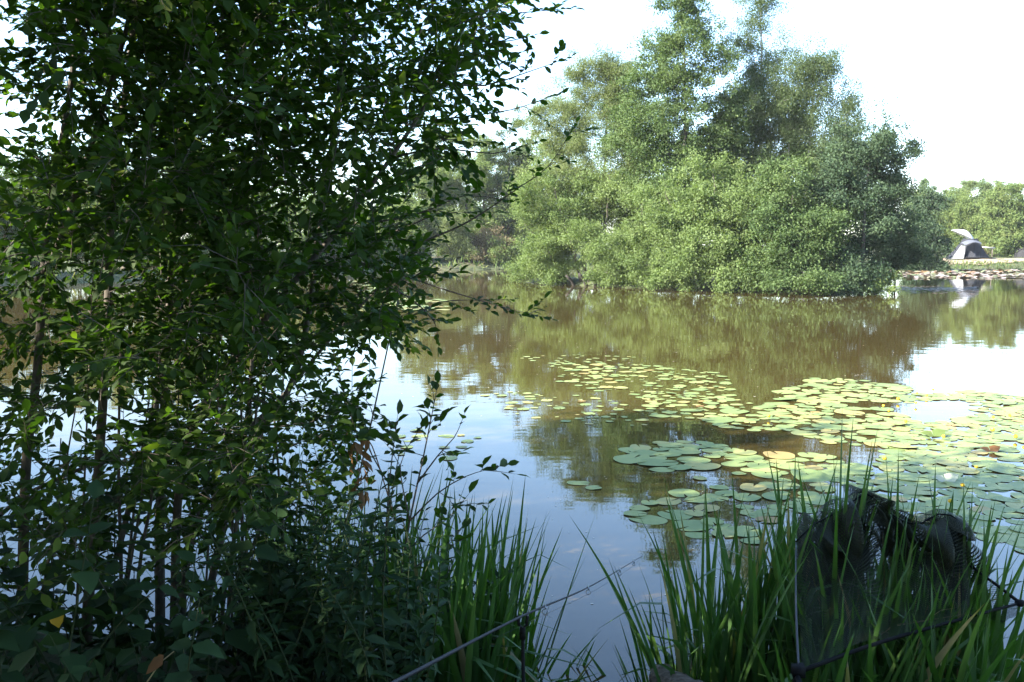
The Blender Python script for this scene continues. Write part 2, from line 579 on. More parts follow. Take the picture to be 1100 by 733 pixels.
# --- the island
make_tree(11, [[(735, 300, 44.5), (734, 200, 44.5), (736, 100, 44.5), (730, -8, 44.3)]],
          [(733, 18, 44.4, 27, 32, 1.0, 44), (735, 68, 44.4, 50, 40, 1.8, 96), (728, 128, 44.5, 66, 45, 2.3, 140), (740, 200, 44.6, 62, 50, 2.5, 120), (690, 170, 44.8, 40, 45, 2, 60), (785, 118, 44.8, 26, 26, 1.0, 34), (770, 150, 45, 30, 30, 1.4, 40), (700, 85, 44.6, 26, 14, .9, 20)],
          M['alder'], M['bark'], .105, 30, nmul=2.2, cl=3.2, label='tall spire shaped alder on the island with a straight visible trunk', name='alder_tree', r0=.15, hollow=.2)
make_tree(12, [[(818, 300, 46.5), (816, 200, 46.5), (818, 100, 46.5), (816, -30, 46.5)]],
          [(815, -10, 46.5, 16, 40, .8, 50), (817, 50, 46.5, 27, 40, 1.1, 80), (812, 110, 46.5, 34, 45, 1.6, 80), (815, 190, 46.5, 45, 60, 2, 80)],
          M['birch'], M['birchbark'], .075, 32, nmul=1.9, cl=4.0, label='slender pale birch whose narrow top is cut by the top of the photo', name='birch_tree', droop=.22, r0=.12, spread=.28, hollow=.1)
make_tree(13, [[(862, 300, 45), (866, 200, 45), (872, 120, 45), (876, 40, 45)], [(850, 300, 45.4), (846, 200, 45.4), (848, 110, 45.2)], [(880, 300, 45.4), (890, 200, 45.4), (900, 110, 45.2)]],
          [(874, 70, 45, 24, 34, 1.2, 50), (845, 110, 45, 38, 40, 1.8, 86), (890, 120, 45, 30, 45, 1.6, 80), (860, 190, 45, 55, 60, 2.4, 120), (905, 170, 45, 26, 40, 1.4, 60), (842, 120, 45.4, 28, 34, 1.4, 50)],
          M['birch'], M['birchbark'], .075, 32, nmul=2.6, cl=4.5, label='drooping birch on the island with several thin stems, right of the slender birch', name='birch_tree', droop=.25, r0=.09, spread=.32, hollow=.1)
make_tree(14, [[(640, 300, 49), (648, 200, 49), (655, 80, 49)], [(630, 300, 49), (615, 200, 49), (605, 110, 49)], [(655, 300, 49), (672, 200, 49), (680, 110, 49)]],
          [(645, 90, 49, 34, 30, 1.6, 76), (670, 110, 49, 30, 40, 1.6, 70), (605, 130, 49, 32, 38, 1.7, 84), (640, 165, 48.5, 55, 45, 2.4, 140), (605, 215, 48.8, 50, 50, 2.2, 110), (668, 235, 48, 40, 50, 2, 80)],
          M['willow'], M['bark'], .10, 46, nmul=2.4, cl=5, label='pale feathery willow at the back left of the island', name='willow_tree', r0=.12, spread=.34, asp=.34, droop=.1)
make_tree(15, [[(625, 303, 46.2), (610, 250, 46), (590, 190, 45.8)], [(632, 303, 46), (650, 240, 45.6), (655, 185, 45.4)], [(608, 302, 47), (585, 265, 46.8), (563, 240, 46.6)]],
          [(590, 220, 46.2, 42, 38, 1.9, 110), (575, 265, 46.8, 34, 34, 1.5, 90), (640, 235, 45.2, 46, 48, 2, 130), (610, 275, 45.9, 50, 25, 1.4, 90), (560, 290, 48, 20, 16, .8, 30), (660, 270, 44.4, 45, 32, 1.5, 90)],
          M['sallow'], M['bark'], .10, 46, 'broad pale green sallow overhanging the water at the left end of the island', name='sallow_bush', cat='bush', r0=.08, asp=.5, zmin=.02, low=[(560, 49.5, 22, 20), (596, 46.6, 20, 14), (650, 43.8, 22, 12)])
make_tree(16, [[(770, 309, 40.8), (772, 250, 40.6), (765, 185, 40.5)], [(755, 309, 41), (735, 255, 40.8), (715, 210, 40.8)], [(785, 310, 40.4), (808, 250, 40), (815, 195, 40)]],
          [(768, 200, 40.6, 36, 34, 1.6, 100), (725, 235, 41, 42, 42, 1.7, 110), (800, 235, 40, 34, 45, 1.6, 110), (765, 260, 39.8, 52, 34, 1.7, 140), (735, 286, 40.6, 50, 18, 1.3, 70), (800, 285, 39.2, 36, 22, 1.2, 60)],
          M['sallow'], M['bark'], .10, 44, 'sunlit rounded sallow at the middle of the island front', name='sallow_bush', cat='bush', r0=.08, zmin=.02, low=[(728, 40.5, 20, 12), (790, 38.6, 24, 20)])
make_tree(17, [[(690, 306, 43.4), (688, 260, 43), (690, 215, 43)], [(700, 306, 43.2), (712, 265, 42.8)]],
          [(690, 240, 43, 32, 36, 1.5, 80), (680, 275, 42.6, 40, 26, 1.4, 80), (712, 268, 42.2, 28, 30, 1.2, 60)],
          M['sallow'], M['bark'], .095, 44, 'low leafy sallow between the left end bush and the middle bush of the island', name='sallow_bush', cat='bush', r0=.06, asp=.5, zmin=.02, low=[(688, 42.3, 20, 16)])
make_tree(18, [[(855, 312, 38.6), (850, 250, 38.4), (852, 180, 38.4)], [(870, 312, 38.4), (880, 250, 38.2)], [(840, 312, 38.8), (828, 250, 38.5)]],
          [(852, 205, 38.6, 36, 38, 1.6, 100), (835, 250, 38.3, 30, 40, 1.5, 90), (872, 255, 38, 32, 42, 1.5, 100), (850, 288, 37.4, 46, 22, 1.2, 80)],
          M['alder'], M['bark'], .10, 44, 'dark green shaded bush at the right front of the island, touching the water', name='alder_bush', cat='bush', r0=.08, zmin=.02, low=[(838, 36.9, 22, 18), (878, 36.0, 22, 18)])
make_tree(19, [[(925, 310, 39), (928, 240, 39), (935, 165, 39)], [(912, 310, 39), (900, 235, 39), (895, 180, 39)], [(940, 310, 39.5), (958, 240, 39.8), (968, 180, 40)]],
          [(925, 172, 39.4, 36, 30, 1.5, 90), (955, 168, 40.4, 26, 24, 1.2, 60), (900, 205, 39, 30, 40, 1.5, 90), (965, 185, 40, 20, 26, 1.1, 50), (930, 240, 38.6, 48, 38, 1.8, 130), (915, 285, 37.8, 40, 22, 1.2, 80), (965, 235, 40, 22, 40, 1.3, 70)],
          M['dark'], M['bark'], .10, 40, 'dark round topped alder at the right end of the island', name='alder_tree', r0=.1, zmin=.02, low=[(912, 36.4, 26, 20)])
make_tree(20, [[(960, 306, 41.5), (965, 270, 41.5), (968, 240, 41.5)]],
          [(962, 262, 41.5, 26, 30, 1.3, 80), (950, 288, 40.5, 28, 14, 1, 50)],
          M['dark'], M['bark'], .10, 36, 'low dark bush filling the gap under the right end alder of the island', name='alder_bush', cat='bush', r0=.05)
make_tree(21, [[(790, 300, 47.5), (785, 220, 47.5), (780, 140, 47.5)], [(800, 300, 48), (830, 200, 48)]],
          [(780, 165, 47.6, 40, 40, 1.8, 80), (825, 165, 48, 50, 55, 2, 110), (900, 190, 46.5, 40, 40, 1.6, 70), (790, 230, 47, 60, 45, 2, 90), (890, 230, 46, 50, 50, 2, 90)],
          M['alder'], M['bark'], .11, 38, nmul=1.7, label='shady alder thicket behind the middle of the island', name='alder_tree', r0=.09)
make_tree(22, [[(940, 308, 37.4), (940, 298, 37.3)]], [(945, 303, 37.3, 22, 9, .7, 40), (930, 308, 36.9, 12, 5, .4, 16)],
          M['hedge'], M['bark'], .09, 30, 'small pale green shrub low on the right tip of the island', name='waterside_shrub', cat='bush', r0=.02, zmin=.05, spread=.16)
make_tree(23, [[(700, 305, 50), (700, 200, 50)]], [(700, 190, 50, 55, 55, 1.8, 100), (660, 240, 50, 60, 45, 1.8, 80), (745, 250, 49, 60, 45, 1.8, 80)],
          M['alder'], M['bark'], .11, 36, nmul=1.7, label='dense green alder behind the left half of the island', name='alder_tree', r0=.1)
# overhanging spray and dead stakes on the island shore
rng = np.random.default_rng(31)
root = empty('overhanging_branch', P(745, 306, 40.4), 'leafy branch dipping into the water below the middle sallow', 'branch')
mb = MB()
q = resample([P(748, 300, 40.4), P(742, 308, 39.9), P(736, 313, 39.6), P(731, 317, 39.4)], .1)
mb.tube(q, np.linspace(.03, .008, len(q)), 5)
mb.build('stem', M['bark'], root)
mb = MB()
pos = q[rng.integers(len(q) // 3, len(q), 70)] + rng.normal(0, .13, (70, 3))
pos[:, 2] = np.maximum(pos[:, 2], .03)
add_leaves(mb, pos, rnd_dirs(rng, 70), rnd_dirs(rng, 70, 1), .11, .07, rng.random(70), FAR_LEAF)
mb.build('leaves', M['sallow'], root)
for i, (x0, y0, x1, y1, d) in enumerate([(608, 307, 600, 297, 46.2), (618, 307, 608, 296, 45.8), (631, 306, 622, 294, 45.2), (640, 307, 636, 298, 44.7)]):
    mb = MB()
    a, b = P(x0, y0, d), P(x1, y1, d - .3)
    a[2] = -.15
    mb.tube(resample([a, (a + b) / 2 + np.array([.05, 0, .04]), b], .15), np.linspace(.10, .06, len(resample([a, (a + b) / 2 + np.array([.05, 0, .04]), b], .15))), 7)
    tag(mb.build('dead_stump', M['blackwood'], origin=a), 'dark dead stem leaning left out of the water at the island shore', 'stump', 'dead stems leaning on the island shore')

# --- right-hand far bank: (px centre, top py, base py px-halfwidth, d, leaf, seed, label)
def bank_tree(seed, px, top, half, d, leaf, label, cat='tree', name='bank_tree', group=None, n=280, per=46, L=.15, bark='bark', low=True, asp=.6, spread=.38, droop=0):
    base = P(px, 270, d)
    g = gz1(base[0], base[1])
    h = P(px, top, d)[2] - g
    hw = half * d / FPX
    cx, cy = base[0], base[1]
    lean = (np.random.default_rng(seed).random(2) - .5) * .25 * hw
    blobs = [(cx + lean[0], cy, g + h * .72, hw * .72, hw * .7, h * .28, int(n * .4)),
             (cx - hw * .35, cy - .1 * hw, g + h * .45, hw * .62, hw * .6, h * .32, int(n * .3)),
             (cx + hw * .4, cy, g + h * .42, hw * .58, hw * .6, h * .34, int(n * .3))]
    if low:
        blobs.append((cx, cy - .2 * hw, g + h * .2, hw * .9, hw * .8, h * .2, int(n * .3)))
    stems = [[(cx, cy, g), (cx + lean[0] * .5, cy, g + h * .5), (cx + lean[0], cy, g + h * .93)],
             [(cx + .1, cy + .1, g), (cx - hw * .3, cy, g + h * .4), (cx - hw * .4, cy, g + h * .65)]]
    return make_tree(seed, stems, blobs, M[leaf], M[bark], L, per, label, cat, group, name, spread=spread, asp=asp, cl=5, r0=.04 + .012 * h, world=True, zmin=g + .1, droop=droop)


bank_tree(101, 992, 212, 22, 72, 'dark', 'dark bushy alder on the far bank between the island and the grey tent', name='alder_tree')
bank_tree(102, 1086, 190, 34, 88, 'hedge', 'big round bright green bush right of the grey tent', cat='bush', name='round_bush', n=220, per=44, L=.17)
bank_tree(103, 1046, 212, 26, 94, 'hedge', 'yellow green bushy sallow straight behind the grey tent', cat='bush', name='sallow_bush')
bank_tree(104, 1016, 206, 24, 96, 'hedge', 'yellow green tree behind the dark alder and left of the tent', name='bank_tree')
bank_tree(105, 1065, 194, 26, 104, 'far', 'tall tree rising behind the bushes between tent and round bush', name='bank_tree')
bank_tree(106, 1030, 194, 24, 106, 'far', 'tall tree in the back row above the grey tent', name='bank_tree')
bank_tree(107, 992, 194, 26, 104, 'far', 'tall tree of the back row just right of the island', name='bank_tree')
bank_tree(108, 1140, 190, 40, 92, 'hedge', 'bushy tree cut by the right edge of the photo beyond the round bush', name='bank_tree')
bank_tree(109, 1068, 250, 14, 90, 'brownbush', 'low dry brownish bush between the grey tent and the round bush', cat='bush', name='dry_bush', n=60, per=24, L=.12)
bank_tree(110, 1190, 200, 45, 84, 'far', 'bank tree standing out of frame to the right of the camp', name='bank_tree')
# left far bank, from behind the island leftwards
bank_tree(121, 546, 122, 34, 86, 'birch', 'tall blue green tree on the far bank left of the island', name='bank_tree', n=270)
bank_tree(122, 500, 146, 40, 84, 'hedge', 'wide pale tree on the far bank beside the blue green tree', name='bank_tree', n=270)
bank_tree(123, 522, 248, 26, 79.5, 'brownbush', 'withered brownish bush at the far water edge', cat='bush', name='dry_bush', n=90, L=.12)
bank_tree(124, 487, 225, 26, 78.5, 'willow', 'low pale willow bush beside the withered bush', cat='bush', name='willow_bush', n=110, asp=.4)
bank_tree(125, 580, 180, 34, 84, 'hedge', 'yellow green tree on the far bank half hidden by the island sallow', name='bank_tree', n=150)
for i, (px, top, half, d, leaf, lab) in enumerate([
        (470, 132, 50, 90, 'hedge', 'tall pale tree in the second row left of the wide pale tree'),
        (575, 140, 48, 92, 'hedge', 'tall pale tree in the second row behind the island sallow'),
        (522, 140, 56, 94, 'hedge', 'tree in the second row between the wide pale tree and the blue green one'),
        (425, 215, 40, 79, 'hedge', 'low light green tree on the far bank seen through the shrub fringe'),
        (448, 168, 38, 83, 'hedge', 'far bank tree seen through the right fringe of the near shrub'),
        (395, 215, 40, 80, 'hedge', 'low light green far bank tree behind the near shrub twigs'),
        (335, 212, 40, 74, 'far', 'far bank tree behind the leaning shrub stems'),
        (262, 205, 40, 66, 'hedge', 'light green bank tree behind the middle shrub'),
        (185, 160, 50, 60, 'far', 'bank tree behind the twin upright shrub stems'),
        (100, 150, 56, 56, 'hedge', 'light green bank tree behind the dark upright stem'),
        (15, 176, 56, 52, 'alder', 'dark bank tree behind the leftmost stem'),
        (-90, 150, 70, 48, 'far', 'bank tree past the left edge of the photo'),
        (-200, 150, 80, 44, 'hedge', 'light bank tree further past the left edge of the photo')]):
    bank_tree(130 + i, px, top, half, d, leaf, lab, name='bank_tree', n=270)
for i, (px, top, half, d, leaf, lab) in enumerate([
        (400, 262, 22, 76, 'hedge', 'low light green bush at the far water edge, behind the shrub fringe'),
        (440, 256, 20, 77, 'dark', 'low dark bush at the far water edge left of the pale willow bush'),
        (545, 262, 20, 79, 'hedge', 'low green bush at the far water edge between the withered bush and the island'),
        (575, 258, 22, 80, 'dark', 'low dark bush at the far water edge behind the left tip of the island'),
        (350, 255, 26, 70, 'dark', 'low dark bush at the far water edge behind the leaning stems')]):
    bank_tree(160 + i, px, top, half, d, leaf, lab, 'bush', 'waterside_bush', n=110, L=.13)
# row of far trees between: fills the horizon behind island and left bank, reads as one mass
rng = np.random.default_rng(77)
mb = MB()
for i in range(60):
    px = -350 + i * 29 + rng.normal(0, 10)
    d = rng.uniform(108, 140)
    c = P(px, 262, d)
    h = (rng.uniform(6.4, 8.0) if px > 940 else rng.uniform(8, 10.5))
    g = gz1(c[0], c[1])
    n = 900
    v = norm(rng.normal(size=(n, 3))) * (rng.random((n, 1)) ** .4)
    pos = np.array([c[0], c[1], g + h * .5]) + v * np.array([3.2, 2.5, h * .5])
    add_leaves(mb, pos, rnd_dirs(rng, n, -.3), rnd_dirs(rng, n, 1), rng.uniform(.3, .6, n), rng.uniform(.2, .36, n), np.clip(rng.normal(.5, .2, n), 0, 1), FAR_LEAF)
    mb.tube([[c[0], c[1], g - .2], [c[0], c[1], g + h * .6]], [.14, .05], 5, var=0, mat=1)
tag(mb.build('far_woods', [M['far'], M['bark']]), 'far off band of woodland closing the view beyond the pond', 'woods', kind='stuff')

# --- trees behind and left of the camera: they cast the shade the near bank lies in
for i, (x, y, h, r) in enumerate([(-7.2, -0.6, 6.6, 2.6), (-10.6, -2.6, 8.6, 3.0), (-6.0, -5.2, 7.8, 2.7), (-8.8, 3.4, 7.4, 2.5), (-13.0, 1.6, 8.6, 2.9), (-3.6, -4.0, 5.6, 2.0), (1.5, -4.6, 8.8, 3.6), (5.5, -5.2, 9.0, 3.4), (-2.6, -8.5, 10.0, 3.4), (-4.6, -0.8, 8.0, 2.3)]):
    g = gz1(x, y)
    make_tree(200 + i, [[(x, y, g), (x + .1, y, g + h * .5), (x, y + .1, g + h * .95)], [(x + .2, y, g), (x + r * .3, y, g + h * .5)], [(x - .2, y, g), (x - r * .3, y + .3, g + h * .55)]],
              [(x, y, g + h * .62, r, r, h * .38, 170), (x, y, g + h * .3, r * .9, r * .9, h * .26, 110)], M['alder'], M['bark'], .12, 34,
              'bank alder standing out of frame behind the photographer', 'tree', 'alders behind the photographer', 'alder_tree', r0=.1, world=True, zmin=g + (2.9 if i == 9 else .3), asp=.7)


# ------------------------------------------------------------------ near shrubs
def twiggy(mb_leaf, mb_wood, rng, br, leaf_len, n_twig_per_m=10, tl=(.10, .26), leaf_step=.019, tpl=NEAR_LEAF, wood_mat=0, start=.3, asp=.55, keep=1.0, var=(.5, .2)):
    pos, ax, nr, Ls, va = [], [], [], [], []

    def leaf_row(a, b, d, cnt, base):
        for j in range(cnt):
            f = (j + 1) / cnt
            p = a + (b - a) * f
            sd = 1 if j % 2 else -1
            sidev = norm(np.cross(d, np.array([0, 0, 1.0])) + 1e-6)
            axd = norm(d * rng.uniform(.4, .9) + sidev * sd * rng.uniform(.4, 1.0) + rng.normal(0, .25, 3) + np.array([0, 0, -.15])) if j < cnt - 1 else norm(d + rng.normal(0, .2, 3))
            pos.append(p)
            ax.append(axd)
            nr.append(norm(np.array([0, 0, 1.0]) + rng.normal(0, .5, 3)))
            Ls.append(leaf_len * rng.uniform(.65, 1.25))
            va.append(base + rng.normal(0, .12))

    for q, rr in br:
        L = np.linalg.norm(q[-1] - q[0])
        nt = max(2, int(L * n_twig_per_m * (1 - start)))
        base = rng.normal(*var)
        d = norm(q[-1] - q[-2])
        e = q[-1] + d * rng.uniform(*tl) * .7
        mb_wood.tube([q[-1], e], [.0016, .0008], 3, mat=wood_mat, caps=False)
        leaf_row(q[-2], e, d, max(3, int(np.linalg.norm(e - q[-2]) / leaf_step)), base)
        for _ in range(nt):
            if rng.random() > keep:
                continue
            f = start + (1 - start) * rng.random()
            x = f * (len(q) - 1)
            i = min(int(x), len(q) - 2)
            p = q[i] + (q[i + 1] - q[i]) * (x - i)
            bd = norm(q[i + 1] - q[i])
            td = norm(bd * .7 + rnd_dirs(rng, 1, .15)[0] * .9)
            tlen = rng.uniform(*tl)
            mid = p + td * tlen * .5 + rng.normal(0, .008, 3)
            e = p + td * tlen + np.array([0, 0, -.015])
            mb_wood.tube([p, mid, e], [.0022, .0015, .0007], 3, mat=wood_mat, caps=False)
            leaf_row(p, e, td, max(3, int(tlen / leaf_step)), base)
    if pos:
        Ls = np.array(Ls)
        add_leaves(mb_leaf, np.array(pos), np.array(ax), np.array(nr), Ls, Ls * asp, np.clip(np.array(va), 0, 1), tpl)
    return len(pos)


def px_stem(pts, r0, r1=.004):
    q = resample([P(*a) for a in pts], .12)
    return q, np.linspace(r0, r1, len(q))


def edge_x(y):
    return np.interp(y, [-200, -100, 0, 60, 100, 150, 200, 240, 300, 340, 400, 450, 520, 600, 700], [580, 570, 540, 520, 495, 480, 470, 455, 440, 425, 405, 395, 375, 340, 320])


def shrub(seed, label, stems, n_tg, xr, yr, dr, leaf_len=.051, sparse_below=385, clip_edge=True, extra=(), bark='nearbark', keep_low=.85, name='shore_shrub', holes=(), suckers=9):
    rng = np.random.default_rng(seed)
    tg = []
    while len(tg) < n_tg:
        px, py, d = rng.uniform(*xr), rng.uniform(*yr), rng.uniform(*dr)
        if clip_edge and px > edge_x(py) + rng.normal(0, 12):
            continue
        if py > sparse_below and rng.random() > keep_low:
            continue
        if any(((px - hx) / hrx) ** 2 + ((py - hy) / hry) ** 2 < 1 for hx, hy, hrx, hry in holes):
            continue
        p = P(px, py, d)
        if p[2] < .45:
            continue
        tg.append(p)
    root_p = stems[0][0][0].copy()
    root_p[2] = gz1(root_p[0], root_p[1])
    for _ in range(suckers):
        x0, d0 = rng.uniform(xr[0] + 40, min(xr[1], 330)), rng.uniform(3.6, 4.5)
        lx, top = rng.normal(18, 38), rng.uniform(230, 480)
        stems = stems + [px_stem([(x0, 735, d0), (x0 + lx * .3 + rng.normal(0, 5), 620, d0), (x0 + lx * .6, (735 + top) / 2 - 20, d0 + .05), (x0 + lx, top, d0 + .1)], rng.uniform(.005, .011), .003)]
    br = grow(rng, stems, np.array(tg), k=(.007, .0022), up=.25, seg=6, jit=.07)
    root = empty(name, root_p, label, 'shrub')
    mw, ml, ms = MB(), MB(), MB()
    for q, rr in stems:
        ms.tube(q, rr, 8)
    for q, rr in br:
        mw.tube(q, rr, 5, caps=False)
    ex = []
    for pts in extra:
        q = resample([P(*a) for a in pts], .07)
        rr = np.linspace(.0055, .0014, len(q))
        mw.tube(q, rr, 5)
        ex.append((q, rr))
    n = twiggy(ml, mw, rng, br, leaf_len)
    if ex:
        n += twiggy(ml, mw, rng, ex, leaf_len * .9, n_twig_per_m=14, tl=(.05, .15), leaf_step=.019, start=.35)
    print(label, 'leaves', n)
    ms.build('trunk', M[bark], root)
    mw.build('branches', M[bark], root)
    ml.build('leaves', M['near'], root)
    return root


HOLES = [(20, 130, 35, 28), (62, 135, 22, 16), (85, 465, 40, 28), (150, 430, 26, 30), (255, 590, 40, 45), (140, 575, 25, 50), (390, 385, 30, 22), (95, 312, 60, 14)]
shrub(301, 'shrub with the leftmost upright stem and a reddish curved side stem',
      [px_stem([(20, 735, 3.9), (24, 640, 3.9), (28, 500, 3.9), (40, 400, 3.9), (48, 280, 3.9), (62, 180, 3.9), (80, 60, 3.9), (92, -120, 3.9)], .026, .008),
       px_stem([(36, 305, 3.88), (60, 270, 3.75), (95, 165, 3.6), (125, 70, 3.5), (142, 0, 3.45), (156, -120, 3.4)], .013, .006),
       px_stem([(-60, 740, 4.1), (-50, 500, 4.1), (-70, 250, 4.1), (-60, 0, 4.1), (-50, -150, 4.1)], .026, .008),
       px_stem([(-40, 590, 4.3), (30, 530, 4.35), (100, 498, 4.4), (200, 442, 4.45), (290, 395, 4.5)], .012, .004)],
      620, (-260, 150), (-260, 640), (3.0, 4.9), holes=HOLES)
shrub(302, 'shrub with one thick dark upright stem, between the leftmost stem and the leaning stems',
      [px_stem([(92, 735, 3.7), (94, 660, 3.7), (102, 560, 3.7), (110, 440, 3.7), (116, 330, 3.7), (120, 220, 3.7), (132, 120, 3.7), (146, 0, 3.7), (152, -140, 3.7)], .025, .008),
       px_stem([(125, 600, 3.75), (150, 500, 3.9), (180, 380, 4.1), (215, 250, 4.2), (240, 100, 4.3), (250, -60, 4.3)], .014, .005)],
      620, (30, 290), (-260, 600), (2.7, 4.8), holes=HOLES)
shrub(303, 'shrub of several stems leaning right over the water, leafy sprays against the sky',
      [px_stem([(172, 735, 4.2), (172, 640, 4.2), (172, 540, 4.2), (178, 400, 4.2), (190, 200, 4.2), (200, 60, 4.2), (206, -120, 4.2)], .026, .008),
       px_stem([(186, 735, 4.0), (188, 640, 4.0), (191, 540, 4.0), (206, 460, 4.0), (250, 390, 4.0), (310, 310, 4.05), (360, 250, 4.1), (420, 170, 4.15), (470, 90, 4.2), (505, 15, 4.2)], .024, .006),
       px_stem([(196, 735, 4.3), (200, 610, 4.3), (240, 490, 4.4), (300, 430, 4.5), (380, 335, 4.6), (430, 290, 4.6)], .020, .005),
       px_stem([(205, 735, 4.1), (245, 545, 4.1), (275, 470, 4.1), (320, 395, 4.2), (350, 200, 4.3), (370, 40, 4.3), (380, -120, 4.3)], .020, .006),
       px_stem([(230, 250, 4.2), (300, 130, 4.3), (380, 40, 4.3), (450, -40, 4.3), (520, -120, 4.3)], .012, .005)],
      1450, (150, 560), (-240, 640), (3.2, 5.6), holes=HOLES,
      extra=[[(440, 265, 4.4), (500, 240, 4.4), (560, 200, 4.35), (590, 178, 4.3), (614, 140, 4.3)],
             [(470, 90, 4.2), (520, 92, 4.25), (560, 80, 4.3), (600, 66, 4.3)],
             [(450, 40, 4.2), (500, 22, 4.2), (560, 14, 4.2), (602, 10, 4.2)],
             [(460, 130, 4.3), (510, 124, 4.3), (550, 118, 4.3), (580, 108, 4.3)],
             [(380, 240, 4.5), (430, 235, 4.5), (470, 222, 4.5), (500, 210, 4.5), (545, 215, 4.5)],
             [(360, 250, 4.4), (420, 250, 4.4), (470, 230, 4.4), (515, 228, 4.4)],
             [(380, 280, 4.5), (430, 295, 4.5), (480, 312, 4.5), (540, 330, 4.5), (572, 338, 4.5)],
             [(380, 335, 4.6), (430, 345, 4.6), (470, 325, 4.6), (530, 322, 4.6)],
             [(400, 300, 4.4), (440, 320, 4.4), (466, 345, 4.4), (470, 362, 4.4)],
             [(480, 60, 4.2), (510, 40, 4.2), (540, 45, 4.2), (565, 40, 4.2)],
             [(420, 170, 4.15), (470, 160, 4.15), (530, 165, 4.2), (560, 158, 4.2)]])
# leafy young shoot beside the left reeds
rng = np.random.default_rng(304)
st = [px_stem([(415, 735, 3.7), (428, 640, 3.75), (440, 560, 3.8), (455, 490, 3.85), (468, 425, 3.9)], .008, .002),
      px_stem([(405, 735, 3.8), (412, 620, 3.8), (418, 520, 3.85), (426, 455, 3.9)], .007, .002)]
ex = [[(440, 560, 3.8), (470, 530, 3.8), (500, 512, 3.8), (522, 505, 3.8)], [(448, 520, 3.8), (470, 490, 3.8), (488, 470, 3.85), (495, 455, 3.85)], [(430, 600, 3.75), (455, 575, 3.75), (480, 558, 3.8), (496, 540, 3.8)],
      [(418, 520, 3.85), (400, 490, 3.85), (390, 460, 3.85)], [(440, 560, 3.8), (430, 500, 3.8), (445, 470, 3.8)], [(428, 640, 3.75), (400, 600, 3.7), (385, 560, 3.7)], [(430, 620, 3.7), (460, 600, 3.7), (478, 590, 3.7)]]
root = empty('sallow_shoot', P(410, 738, 3.7), 'young leafy sallow shoot rising just left of the reeds beside the fishing rod', 'shrub')
ml, mw = MB(), MB()
brs = [(resample([P(*a) for a in e], .06), None) for e in ex]
brs = [(q, np.linspace(.004, .0012, len(q))) for q, _ in brs]
for q, rr in st + brs:
    mw.tube(q, rr, 5)
twiggy(ml, mw, rng, brs + [(st[0][0][-8:], 0), (st[1][0][-8:], 0)], .062, n_twig_per_m=14, tl=(.05, .14), leaf_step=.027, start=.25)
mw.build('stem', M['nearbark'], root)
ml.build('leaves', M['near'], root)
mb = MB()
pos = np.array([P(rng.normal(386, 7), rng.uniform(462, 535), rng.uniform(3.7, 3.85)) for _ in range(30)])
add_leaves(mb, pos, rnd_dirs(rng, 30, -2.0), rnd_dirs(rng, 30), rng.uniform(.05, .09, 30), rng.uniform(.02, .04, 30), rng.random(30), NEAR_LEAF)
mb.tube(resample([P(425, 560, 3.75), P(400, 480, 3.78), P(384, 458, 3.78)], .05), .0025, 4)
tag(mb.build('withered_leaves', M['drybrown'], root), 'hanging bunch of withered brown leaves')


# ------------------------------------------------------------------ reeds
def blade(mb, rng, base, h, lean_dir, lean, wid, kink=None, curve=.25, var=.5, face=None, nseg=9):
    t = np.linspace(0, 1, nseg + 1)
    out = lean * t + curve * h * t ** 2.4 * .5
    up = h * (t - .12 * (abs(lean) / max(h, .1)) * t ** 2)
    ld = np.array([math.cos(lean_dir), math.sin(lean_dir), 0])
    pts = base + out[:, None] * ld + up[:, None] * np.array([0, 0, 1.0])
    if kink is not None:
        k, ang = kink
        i = int(k * nseg)
        d = norm(pts[i] - pts[i - 1])
        hd = norm(np.array([d[0], d[1], 0]) * 3 + ld)
        for j in range(i + 1, nseg + 1):
            a = ang * min(1, (j - i) / 1.5)
            seg = np.linalg.norm(pts[j] - pts[j - 1]) if j == i + 1 else seg
            pts[j] = pts[j - 1] + seg * (math.cos(a) * d + math.sin(a) * (hd * .8 - np.array([0, 0, .55])) / 1)
    face = lean_dir + math.pi / 2 + rng.normal(0, .6) if face is None else face
    sd = np.array([math.cos(face), math.sin(face), 0])
    wt = wid * .5 * np.minimum(1, .75 + t) * np.where(t > .45, np.maximum(0, 1 - ((t - .45) / .55) ** 1.8), 1)
    tw = rng.normal(0, .5) * t
    nrm = np.cross(sd, np.array([0, 0, 1.0]))
    sdt = np.cos(tw)[:, None] * sd + np.sin(tw)[:, None] * nrm
    keel = np.cross(sdt, np.array([0, 0, 1.0])) * (.35 * wt)[:, None]
    V = np.stack([pts - sdt * wt[:, None], pts + keel, pts + sdt * wt[:, None]], 1).reshape(-1, 3)
    i = np.arange(nseg)[:, None] * 3
    q = np.concatenate([i + [0, 1, 4, 3], i + [1, 2, 5, 4]])
    T = np.vstack([q[:, [0, 1, 2]], q[:, [0, 2, 3]]])
    mb.add(V, T, np.clip(var, 0, 1))


